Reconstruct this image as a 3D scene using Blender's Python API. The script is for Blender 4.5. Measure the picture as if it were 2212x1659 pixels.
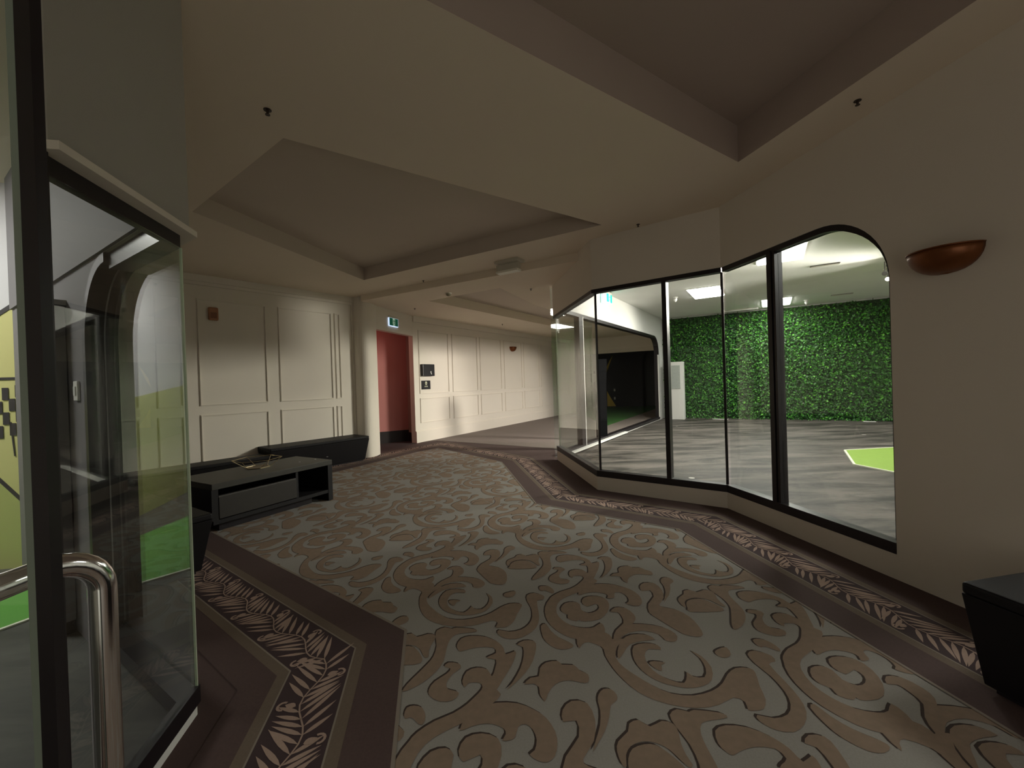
import bpy, bmesh, math, random
from mathutils import Vector, Matrix
from mathutils.geometry import tessellate_polygon
random.seed(7)
for o in list(bpy.data.objects): bpy.data.objects.remove(o, do_unlink=True)
SC = bpy.context.scene
COL = SC.collection

# ------------------------------------------------------------------ camera, world, exposure
cam_d = bpy.data.cameras.new('camera'); cam = bpy.data.objects.new('camera', cam_d); COL.objects.link(cam)
cam_d.sensor_fit = 'HORIZONTAL'; cam_d.sensor_width = 36.0; cam_d.lens = 895 / 2212 * 36
cam_d.clip_start = 0.02; cam_d.clip_end = 200
pitch = math.radians(-0.35); roll = math.atan(0.032)
fw = Vector((0, math.cos(pitch), math.sin(pitch))); up0 = Vector((0, -math.sin(pitch), math.cos(pitch))); rt0 = Vector((1, 0, 0))
up = up0 * math.cos(roll) + rt0 * math.sin(roll); rt = rt0 * math.cos(roll) - up0 * math.sin(roll)
m = Matrix((rt, up, -fw)).transposed().to_4x4(); m.translation = Vector((0, 0, 1.4)); cam.matrix_world = m
SC.camera = cam
w = bpy.data.worlds.new('world'); SC.world = w; w.use_nodes = True
w.node_tree.nodes['Background'].inputs[0].default_value = (0.0, 0.0, 0.0, 1)
w.node_tree.nodes['Background'].inputs[1].default_value = 0.0
SC.view_settings.view_transform = 'Standard'; SC.view_settings.look = 'None'
SC.view_settings.gamma = 1.0; SC.view_settings.use_curve_mapping = False
SC.view_settings.exposure = 0.0
PANEL_E = 40.0        # ceiling light panels of the glass room
SPOT_E = 1300.0
FILL_E = 0.7       # added fill light behind the viewer
LROOM_E = 33.0        # the panel of the left room

# ------------------------------------------------------------------ materials
def mat(name, col, rough=0.6, metal=0.0, noise=0.0, nscale=8.0, bump=0.0, bscale=60.0, emis=None, estr=0.0, spec=0.5, alpha=None):
    M = bpy.data.materials.new(name); M.use_nodes = True; nt = M.node_tree; b = nt.nodes['Principled BSDF']
    b.inputs['Base Color'].default_value = (*col, 1); b.inputs['Roughness'].default_value = rough
    b.inputs['Metallic'].default_value = metal; b.inputs['Specular IOR Level'].default_value = spec
    tc = nt.nodes.new('ShaderNodeTexCoord')
    if noise > 0:
        n = nt.nodes.new('ShaderNodeTexNoise'); n.inputs['Scale'].default_value = nscale; n.inputs['Detail'].default_value = 6
        nt.links.new(tc.outputs['Object'], n.inputs['Vector'])
        mx = nt.nodes.new('ShaderNodeMix'); mx.data_type = 'RGBA'
        nt.links.new(n.outputs['Fac'], mx.inputs['Factor'])
        mx.inputs['A'].default_value = (*[max(0, c * (1 - noise)) for c in col], 1)
        mx.inputs['B'].default_value = (*[min(1, c * (1 + noise)) for c in col], 1)
        nt.links.new(mx.outputs['Result'], b.inputs['Base Color'])
    if bump > 0:
        n2 = nt.nodes.new('ShaderNodeTexNoise'); n2.inputs['Scale'].default_value = bscale
        nt.links.new(tc.outputs['Object'], n2.inputs['Vector'])
        bp = nt.nodes.new('ShaderNodeBump'); bp.inputs['Strength'].default_value = bump; bp.inputs['Distance'].default_value = 0.01
        nt.links.new(n2.outputs['Fac'], bp.inputs['Height']); nt.links.new(bp.outputs['Normal'], b.inputs['Normal'])
    if emis:
        b.inputs['Emission Color'].default_value = (*emis, 1); b.inputs['Emission Strength'].default_value = estr
    return M

def glass_mat(name, tint, ior=1.5):
    M = bpy.data.materials.new(name); M.use_nodes = True; nt = M.node_tree; nt.nodes.clear()
    out = nt.nodes.new('ShaderNodeOutputMaterial'); mx = nt.nodes.new('ShaderNodeMixShader')
    fr = nt.nodes.new('ShaderNodeFresnel'); fr.inputs['IOR'].default_value = ior
    geo = nt.nodes.new('ShaderNodeNewGeometry')
    tr = nt.nodes.new('ShaderNodeBsdfTransparent'); tr.inputs[0].default_value = (*tint, 1)
    gl = nt.nodes.new('ShaderNodeBsdfGlossy'); gl.inputs['Roughness'].default_value = 0.01
    # same reflectance from either side of the thin pane: the angle is folded to the front
    lw = nt.nodes.new('ShaderNodeLayerWeight'); lw.inputs['Blend'].default_value = 0.5
    p = nt.nodes.new('ShaderNodeMath'); p.operation = 'POWER'; p.inputs[1].default_value = 4.2
    nt.links.new(lw.outputs['Facing'], p.inputs[0])
    s = nt.nodes.new('ShaderNodeMath'); s.operation = 'MULTIPLY_ADD'; s.inputs[1].default_value = 0.92; s.inputs[2].default_value = 0.04
    nt.links.new(p.outputs[0], s.inputs[0])
    nt.links.new(s.outputs[0], mx.inputs[0]); nt.links.new(tr.outputs[0], mx.inputs[1]); nt.links.new(gl.outputs[0], mx.inputs[2])
    nt.nodes.remove(fr); nt.nodes.remove(geo)
    nt.links.new(mx.outputs[0], out.inputs[0]); return M

PAINT = mat('paint_warm_white', (0.76, 0.70, 0.61), 0.7, noise=0.02, nscale=3, bump=0.04, bscale=90)
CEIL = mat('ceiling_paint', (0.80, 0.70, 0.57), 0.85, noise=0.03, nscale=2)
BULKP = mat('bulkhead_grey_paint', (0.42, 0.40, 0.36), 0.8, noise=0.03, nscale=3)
TRAYM2 = mat('large_tray_shaded_paint', (0.46, 0.38, 0.33), 0.85, noise=0.03, nscale=2)  # same paint as the ceiling, darkened to hold the shade of the recess
TRAYM = mat('tray_shaded_paint', (0.60, 0.52, 0.44), 0.85, noise=0.03, nscale=2)  # ceiling paint again, with the tray's shade put into the colour
GCEIL = mat('glass_room_ceiling_paint', (0.88, 0.87, 0.84), 0.8, noise=0.05, nscale=1.5)
GWALL = mat('glass_room_wall_paint', (0.66, 0.65, 0.63), 0.7)
LWALL = mat('left_room_wall_paint', (0.17, 0.158, 0.17), 0.7, noise=0.02)
BLACKF = mat('black_frame_metal', (0.012, 0.009, 0.011), 0.35, metal=0.0, spec=0.5)
BENCH = mat('bench_black_vinyl', (0.006, 0.005, 0.006), 0.55, spec=0.25, bump=0.05, bscale=150)
TABLE = mat('table_dark_laminate', (0.040, 0.038, 0.032), 0.45, spec=0.35, noise=0.15, nscale=20)
TABLED = mat('table_body_laminate', (0.008, 0.007, 0.008), 0.6, spec=0.3)
DRAWER = mat('drawer_front_laminate', (0.030, 0.027, 0.024), 0.5, noise=0.1, nscale=14, spec=0.3)
GOLD = mat('gold_wire', (0.75, 0.62, 0.38), 0.3, metal=1.0)
CHROME = mat('chrome', (0.72, 0.7, 0.7), 0.12, metal=1.0)
SCON = mat('amber_sconce', (0.20, 0.065, 0.018), 0.35, noise=0.25, nscale=12, metal=0.5)
REDW = mat('red_wall_paint', (0.50, 0.20, 0.18), 0.8)
BRNW = mat('brown_wall_paint', (0.30, 0.22, 0.18), 0.8)
SKIRT = mat('dark_skirting', (0.012, 0.006, 0.006), 0.5)
GREYF = mat('grey_corridor_carpet', (0.20, 0.165, 0.145), 0.9, noise=0.12, nscale=90)
DARKF = mat('dark_passage_floor', (0.05, 0.035, 0.035), 0.8)
TURF = mat('green_turf', (0.035, 0.13, 0.02), 0.95, noise=0.2, nscale=60)
MATG = mat('lime_mat', (0.25, 0.40, 0.06), 0.7, noise=0.04, nscale=6)
MATL = mat('green_floor_mat', (0.11, 0.36, 0.05), 0.7, noise=0.04)
MATE = mat('mat_pale_edge', (0.82, 0.85, 0.7), 0.6)
DARKW = mat('black_wall_paint', (0.02, 0.02, 0.022), 0.7)
YEL = mat('yellow_paint', (0.80, 0.55, 0.06), 0.6)
MURY = mat('mural_yellow', (0.66, 0.62, 0.26), 0.7, noise=0.04, nscale=2)
MURW = mat('mural_white', (0.72, 0.70, 0.74), 0.7)
MURG = mat('mural_yellow_green', (0.50, 0.52, 0.18), 0.7)
MURB = mat('mural_black', (0.03, 0.025, 0.03), 0.6)
WHITEP = mat('white_plastic', (0.78, 0.77, 0.74), 0.5)
OFFW = mat('offwhite_fitting', (0.60, 0.57, 0.48), 0.5)
BLKP = mat('black_plastic', (0.012, 0.010, 0.013), 0.35)
DARKM = mat('dark_sprinkler_metal', (0.05, 0.035, 0.03), 0.4, metal=0.5)
ORANGE = mat('orange_box_plastic', (0.42, 0.20, 0.10), 0.55)
GREYP = mat('grey_partition', (0.13, 0.12, 0.125), 0.6)
EDGE = mat('glass_edge', (0.62, 0.72, 0.55), 0.3)
GLASS = glass_mat('clear_glass', (0.95, 0.975, 0.955))
GLASSL = glass_mat('greenish_glass', (0.93, 0.965, 0.945))
SIGNG = mat('exit_green', (0.0, 0.10, 0.05), 0.4, emis=(0.0, 0.32, 0.17), estr=0.10)
SIGNC = mat('exit_cyan', (0.0, 0.5, 0.35), 0.4, emis=(0.0, 0.62, 0.48), estr=0.9)
SIGNW = mat('exit_white_lit', (0.8, 0.85, 0.9), 0.4, emis=(0.55, 0.70, 0.95), estr=1.0)
SIGNW2 = mat('exit_white_dim', (0.6, 0.7, 0.6), 0.4, emis=(0.5, 0.75, 0.55), estr=0.35)
SIGNW3 = mat('exit_white_bright', (0.8, 0.9, 0.9), 0.4, emis=(0.45, 0.95, 0.9), estr=0.9)
PANEL = mat('panel_lit', (0.9, 0.9, 0.9), 0.5, emis=(1.0, 0.955, 0.90), estr=PANEL_E)
PANELL = mat('panel_lit_left', (0.9, 0.9, 0.9), 0.5, emis=(1.0, 0.95, 0.9), estr=LROOM_E)
LAMPW = mat('spot_lens_lit', (0.9, 0.9, 0.9), 0.5, emis=(1.0, 0.88, 0.80), estr=60)
# carpet colours
CBASE = mat('carpet_dark_brown', (0.075, 0.044, 0.040), 0.95, noise=0.22, nscale=120)
CFIELD = mat('carpet_blue_grey', (0.285, 0.268, 0.245), 0.95, noise=0.16, nscale=140)
CTAN = mat('carpet_tan', (0.235, 0.168, 0.120), 0.95, noise=0.18, nscale=30)
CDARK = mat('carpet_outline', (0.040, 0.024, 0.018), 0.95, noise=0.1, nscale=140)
CSTRIPE = mat('carpet_stripe', (0.135, 0.098, 0.070), 0.95, noise=0.18, nscale=140)
CLINE = mat('carpet_thin_line', (0.23, 0.19, 0.155), 0.95)
CLEAF = mat('carpet_leaf', (0.36, 0.25, 0.20), 0.95, noise=0.15, nscale=120)
CLEAFB = mat('carpet_leaf_ground', (0.045, 0.024, 0.026), 0.95)

def concrete(name, c0, c1, streak=3.2):
    M = bpy.data.materials.new(name); M.use_nodes = True; nt = M.node_tree; b = nt.nodes['Principled BSDF']
    tc = nt.nodes.new('ShaderNodeTexCoord'); mp = nt.nodes.new('ShaderNodeMapping'); mp.inputs['Rotation'].default_value = (0, 0, 0.45)
    mp.inputs['Scale'].default_value = (0.8, streak, 1)
    n = nt.nodes.new('ShaderNodeTexNoise'); n.inputs['Scale'].default_value = 0.9; n.inputs['Detail'].default_value = 9; n.inputs['Roughness'].default_value = 0.68; n.inputs['Distortion'].default_value = 0.6
    nt.links.new(tc.outputs['Object'], mp.inputs['Vector']); nt.links.new(mp.outputs[0], n.inputs['Vector'])
    r = nt.nodes.new('ShaderNodeValToRGB'); nt.links.new(n.outputs['Fac'], r.inputs[0])
    r.color_ramp.elements[0].position = 0.40; r.color_ramp.elements[0].color = (*c0, 1)
    r.color_ramp.elements[1].position = 0.62; r.color_ramp.elements[1].color = (*c1, 1)
    nt.links.new(r.outputs[0], b.inputs['Base Color'])
    r2 = nt.nodes.new('ShaderNodeMapRange'); nt.links.new(n.outputs['Fac'], r2.inputs[0]); r2.inputs[3].default_value = 0.42; r2.inputs[4].default_value = 0.8
    nt.links.new(r2.outputs[0], b.inputs['Roughness'])
    # scattered pale scuffs
    v = nt.nodes.new('ShaderNodeTexVoronoi'); v.inputs['Scale'].default_value = 1.1; nt.links.new(tc.outputs['Object'], v.inputs['Vector'])
    lt = nt.nodes.new('ShaderNodeMath'); lt.operation = 'LESS_THAN'; lt.inputs[1].default_value = 0.045; nt.links.new(v.outputs['Distance'], lt.inputs[0])
    mx = nt.nodes.new('ShaderNodeMix'); mx.data_type = 'RGBA'; nt.links.new(lt.outputs[0], mx.inputs['Factor']); nt.links.new(r.outputs[0], mx.inputs['A']); mx.inputs['B'].default_value = (0.5, 0.48, 0.44, 1)
    nt.links.new(mx.outputs['Result'], b.inputs['Base Color'])
    return M
CONC = concrete('dark_polished_concrete', (0.022, 0.020, 0.016), (0.150, 0.130, 0.115))
CONCL = concrete('left_room_concrete', (0.05, 0.05, 0.047), (0.10, 0.10, 0.09))

def leaf_mat():
    M = bpy.data.materials.new('wall_leaves'); M.use_nodes = True; nt = M.node_tree; b = nt.nodes['Principled BSDF']
    g = nt.nodes.new('ShaderNodeNewGeometry'); r = nt.nodes.new('ShaderNodeValToRGB')
    nt.links.new(g.outputs['Random Per Island'], r.inputs[0])
    e = r.color_ramp.elements; e[0].position = 0; e[0].color = (0.008, 0.04, 0.006, 1); e[1].position = 1; e[1].color = (0.13, 0.44, 0.035, 1)
    x = e.new(0.45); x.color = (0.018, 0.095, 0.012, 1); x = e.new(0.85); x.color = (0.045, 0.22, 0.018, 1)
    nt.links.new(r.outputs[0], b.inputs['Base Color']); b.inputs['Roughness'].default_value = 0.5
    return M
LEAF = leaf_mat(); LEAFB = mat('hedge_backing', (0.010, 0.035, 0.010), 0.9)

# ------------------------------------------------------------------ helpers
class MB:
    def __init__(s): s.v = []; s.f = []; s.m = []; s.mats = []
    def mi(s, m):
        if m not in s.mats: s.mats.append(m)
        return s.mats.index(m)
    def face(s, pts, m):
        k = len(s.v); s.v += [tuple(p) for p in pts]; s.f.append(tuple(range(k, k + len(pts)))); s.m.append(s.mi(m))
    def mesh(s, vs, fs, m):
        k = len(s.v); s.v += [tuple(p) for p in vs]
        for f in fs: s.f.append(tuple(i + k for i in f)); s.m.append(s.mi(m))
    def box(s, c, ax, ay, hx, hy, z0, z1, m, taper=0.0):
        c = Vector((c[0], c[1], 0)); ax = Vector((*ax, 0)).normalized(); ay = Vector((*ay, 0)).normalized()
        b = [c + ax * (hx - taper) * i + ay * (hy - taper) * j + Vector((0, 0, z0)) for i, j in ((-1, -1), (1, -1), (1, 1), (-1, 1))]
        t = [c + ax * hx * i + ay * hy * j + Vector((0, 0, z1)) for i, j in ((-1, -1), (1, -1), (1, 1), (-1, 1))]
        s.mesh(b + t, [(3, 2, 1, 0), (4, 5, 6, 7), (0, 1, 5, 4), (1, 2, 6, 5), (2, 3, 7, 6), (3, 0, 4, 7)], m)
    def prism(s, poly, z0, z1, m):
        tri = tessellate_polygon([[Vector((*p, 0)) for p in poly]]); n = len(poly)
        vs = [(*p, z0) for p in poly] + [(*p, z1) for p in poly]
        fs = [t for t in tri] + [tuple(i + n for i in t) for t in tri] + [(i, (i + 1) % n, (i + 1) % n + n, i + n) for i in range(n)]
        s.mesh(vs, fs, m)
    def flat(s, poly, z, m, holes=()):
        loops = [[Vector((*p, 0)) for p in poly]] + [[Vector((*p, 0)) for p in h] for h in holes]
        vs = [(v.x, v.y, z) for l in loops for v in l]
        s.mesh(vs, [tuple(t) for t in tessellate_polygon(loops)], m)
    def tube(s, pts, r, m, n=12, cap=True, closed=False):
        pts = [Vector(p) for p in pts]; N = len(pts); vs = []
        ref = None
        for i, p in enumerate(pts):
            a = pts[(i - 1) % N] if (closed or i > 0) else p; b = pts[(i + 1) % N] if (closed or i < N - 1) else p
            d = (b - a).normalized()
            if ref is None: ref = d.orthogonal().normalized()
            ref = (ref - d * ref.dot(d)).normalized(); q = d.cross(ref)
            rr = r[i] if isinstance(r, (list, tuple)) else r
            vs += [p + (ref * math.cos(t) + q * math.sin(t)) * rr for t in [2 * math.pi * k / n for k in range(n)]]
        fs = []
        for i in range(N if closed else N - 1):
            for k in range(n): fs.append((i * n + k, i * n + (k + 1) % n, ((i + 1) % N) * n + (k + 1) % n, ((i + 1) % N) * n + k))
        if cap and not closed: fs += [tuple(range(n)), tuple((N - 1) * n + k for k in range(n))]
        s.mesh(vs, fs, m)
    def obj(s, name, parent=None, bevel=0.0, smooth=False, weld=True, **props):
        me = bpy.data.meshes.new(name); me.from_pydata(s.v, [], s.f)
        for m_ in s.mats: me.materials.append(m_)
        me.polygons.foreach_set('material_index', s.m); me.update()
        if weld:
            bm = bmesh.new(); bm.from_mesh(me); bmesh.ops.recalc_face_normals(bm, faces=bm.faces); bm.to_mesh(me); bm.free()
        if smooth: me.polygons.foreach_set('use_smooth', [True] * len(me.polygons))
        o = bpy.data.objects.new(name, me); COL.objects.link(o)
        if parent: o.parent = parent; o.matrix_parent_inverse = parent.matrix_world.inverted()
        if bevel:
            b = o.modifiers.new('bevel', 'BEVEL'); b.width = bevel; b.segments = 3; b.limit_method = 'ANGLE'
        for k, v in props.items(): o[k] = v
        return o
def empty(name, loc, label=None, category=None, group=None, kind=None):
    o = bpy.data.objects.new(name, None); COL.objects.link(o); o.location = loc; o.empty_display_size = .1
    o.matrix_world = Matrix.Translation(Vector(loc))
    if label: o['label'] = label
    if category: o['category'] = category
    if group: o['group'] = group
    if kind: o['kind'] = kind
    return o
def V2(a): return Vector((a[0], a[1]))
class Plane:
    """a vertical plane through A towards B; n points to the room side"""
    def __init__(s, A, B, side):
        s.A = V2(A); s.d = (V2(B) - s.A).normalized(); s.L = (V2(B) - s.A).length
        s.n = Vector((-s.d.y, s.d.x)) * side
    def p(s, t, z, off=0.0):
        q = s.A + s.d * t + s.n * off; return (q.x, q.y, z)
    def plate(s, mb, outer, holes, off0, off1, m):
        loops = [[Vector((*q, 0)) for q in outer]] + [[Vector((*q, 0)) for q in h] for h in holes]
        tri = [tuple(t) for t in tessellate_polygon(loops)]; flat = [q for l in loops for q in l]; n = len(flat)
        vs = [s.p(q.x, q.y, off0) for q in flat] + [s.p(q.x, q.y, off1) for q in flat]
        fs = tri + [tuple(i + n for i in t) for t in tri]; k = 0
        for l in loops:
            for i in range(len(l)):
                a, b = k + i, k + (i + 1) % len(l); fs.append((a, b, b + n, a + n))
            k += len(l)
        mb.mesh(vs, fs, m)
    def rect(s, mb, t0, t1, z0, z1, off0, off1, m): s.plate(mb, [(t0, z0), (t1, z0), (t1, z1), (t0, z1)], [], off0, off1, m)
def inset(poly, d):
    """offset a closed ccw polygon (s,z) inwards"""
    n = len(poly); out = []
    for i in range(n):
        a, b, c = V2(poly[i - 1]), V2(poly[i]), V2(poly[(i + 1) % n])
        u = (b - a).normalized(); v = (c - b).normalized(); n1 = Vector((-u.y, u.x)); n2 = Vector((-v.y, v.x)); k = n1 + n2; k = k / max(1e-6, k.dot(n1)) if k.length > 1e-6 else n1
        q = b + k * d; out.append((q.x, q.y))
    return out
def arc(cx, cz, r, a0, a1, n=14): return [(cx + r * math.cos(math.radians(a0 + (a1 - a0) * i / n)), cz + r * math.sin(math.radians(a0 + (a1 - a0) * i / n))) for i in range(n + 1)]

def ringstrip(mbx, P, O, I, a, b, m):
    n = len(O)
    for i in range(n - 1):
        o0, o1_, i0, i1 = O[i], O[i + 1], I[i], I[i + 1]
        mbx.face([P.p(*o0, b), P.p(*o1_, b), P.p(*i1, b), P.p(*i0, b)], m); mbx.face([P.p(*o0, a), P.p(*o1_, a), P.p(*i1, a), P.p(*i0, a)], m)
        mbx.face([P.p(*i0, a), P.p(*i1, a), P.p(*i1, b), P.p(*i0, b)], m)

ZC = 3.15; ZL = 3.04; ZG = 3.35
F1 = (0.755, 7.276); F12 = (1.037, 5.218); F23 = (2.217, 4.331); F3d = Vector((0.1878, -0.9822)); F3e = (2.217 + F3d.x * 6, 4.331 + F3d.y * 6)
A0 = (-4.83, 6.033); A1 = (-3.10, 8.17); Ad = (V2(A1) - V2(A0)).normalized(); Aw = tuple(V2(A0) - Ad * 3.4)
PIL = (-2.735, 8.469); DR = (-2.334, 9.891); BE = (2.42, 17.36)
L0 = (-1.41, 1.79); L2d = Vector((-0.8412, 0.5407)); L1d = Vector((0.203, -0.979))
L2e = (L0[0] + L2d.x * 3.0, L0[1] + L2d.y * 3.0); L1e = (L0[0] + L1d.x * 3.7, L0[1] + L1d.y * 3.7)
KE = (5.15, 14.05)

# ------------------------------------------------------------------ setting: floors
mb = MB(); mb.box((0, 10), (1, 0), (0, 1), 20, 16, -0.1, -0.012, GREYF); mb.obj('floor', kind='structure')
mb = MB(); mb.flat([(-0.7, -1.8), (3.3, -1.8), F3e, F23, F12, F1, (0.93, 8.38), (-1.88, 10.2), DR, PIL, (-2.50, 8.05), A1, Aw, (-6.9, 3.4), L2e, L0], 0.0, CBASE)
# field path: left side, under the table, far side, right side
PATH = [(0.3, -2.4), (-0.646, 2.354), (-4.35, 5.09), (-2.9, 6.88), (-2.015, 8.556), (-1.65, 9.02), (-0.229, 7.228), (0.225, 4.712), (1.477, 3.776), (2.55, -2.4)]
mb.flat(PATH, 0.0004, CFIELD)
def offs(path, d):
    out = []; n = len(path)
    for i in range(n):
        b = V2(path[i]); u = (b - V2(path[i - 1])).normalized() if i else None; v = (V2(path[i + 1]) - b).normalized() if i < n - 1 else None
        u = u or v; v = v or u; n1 = Vector((-u.y, u.x)); n2 = Vector((-v.y, v.x)); k = n1 + n2; k = k / k.dot(n1)
        q = b + k * d; out.append((q.x, q.y))
    return out
def band(d0, d1, z, m):
    a, b = offs(PATH, d0), offs(PATH, d1)
    for i in range(len(a) - 1): mb.face([(*a[i], z), (*a[i + 1], z), (*b[i + 1], z), (*b[i], z)], m)
band(0.0, 0.75, 0.0030, CBASE)
band(-0.004, 0.012, 0.0036, CLINE)
band(0.205, 0.262, 0.0036, CSTRIPE); band(0.256, 0.264, 0.0040, CLINE)
band(0.262, 0.545, 0.0034, CLEAFB)
band(0.545, 0.60, 0.0036, CSTRIPE); band(0.543, 0.551, 0.0040, CLINE)
# leaf garland in the band
def leafshape(L, W, n=5):
    up_ = [(L * i / n, W * math.sin(math.pi * (i / n) ** 0.8)) for i in range(1, n)]
    return [(0, 0)] + up_ + [(L, 0)] + [(x, -y) for x, y in reversed(up_)]
def place(poly, x, y, a, fx, z, m):
    ca, sa = math.cos(a), math.sin(a)
    pts = [fx(x + px * ca - py * sa, y + px * sa + py * ca) for px, py in poly]
    k = [(*p, z) for p in pts]; tri = tessellate_polygon([[Vector(q) for q in k]])
    mb.mesh(k, [tuple(t) for t in tri], m)
mid = offs(PATH, 0.403); rng = random.Random(3)
REP = 0.385
for i in range(len(mid) - 1):
    a, b = V2(mid[i]), V2(mid[i + 1]); seg = (b - a).length; u = (b - a).normalized(); nn = Vector((-u.y, u.x)); cnt = max(1, round(seg / REP)); sx = seg / cnt / REP
    for k in range(cnt):
        def fx(x, y, k=k):
            q = a + u * ((k * REP + x) * sx) + nn * y
            return (q.x, q.y)
        # a sinuous branch along the band with long paired leaves reaching both edges, hooks and buds
        NS = 9; yy = lambda x: 0.030 * math.sin(2 * math.pi * x / REP)
        for j in range(NS):
            xa, xb = REP * j / NS, REP * (j + 1) / NS; ya, yb = yy(xa), yy(xb); an = math.atan2(yb - ya, xb - xa); ll = math.hypot(xb - xa, yb - ya)
            place([(0, -.0035), (ll + .003, -.0035), (ll + .003, .0035), (0, .0035)], xa, ya, an, fx, 0.0048 + .00002 * (j % 2), CLEAF)
            for s2 in (1, -1):
                if (s2 > 0 and j in (2,)) or (s2 < 0 and j in (6,)): continue
                ang = an * .5 + s2 * (0.92 + rng.uniform(-.09, .09)); Lh = (0.130 - s2 * ya) / math.sin(abs(ang)) * rng.uniform(.86, 1.0)
                place(leafshape(Lh, 0.0108), xa, ya, ang, fx, 0.0042 + 0.00001 * j + (0.0002 if s2 > 0 else 0), CLEAF)
        for (hx, sg) in ((REP * 0.24, 1), (REP * 0.69, -1)):
            cy2 = sg * 0.100
            hk = arc(hx, cy2, 0.028, -30, 190, 8) if sg > 0 else arc(hx, cy2, 0.028, 30, -190, 8)
            hk2 = [(hx + (x - hx) * 0.60, cy2 + (y - cy2) * 0.60) for x, y in reversed(hk)]
            place(hk + hk2, 0, 0, 0, fx, .0050, CLEAF)
            place(leafshape(0.052, 0.017), hx - .012, sg * 0.045, sg * 1.2, fx, .0052, CLEAF)
CARPET_MB = mb
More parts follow.
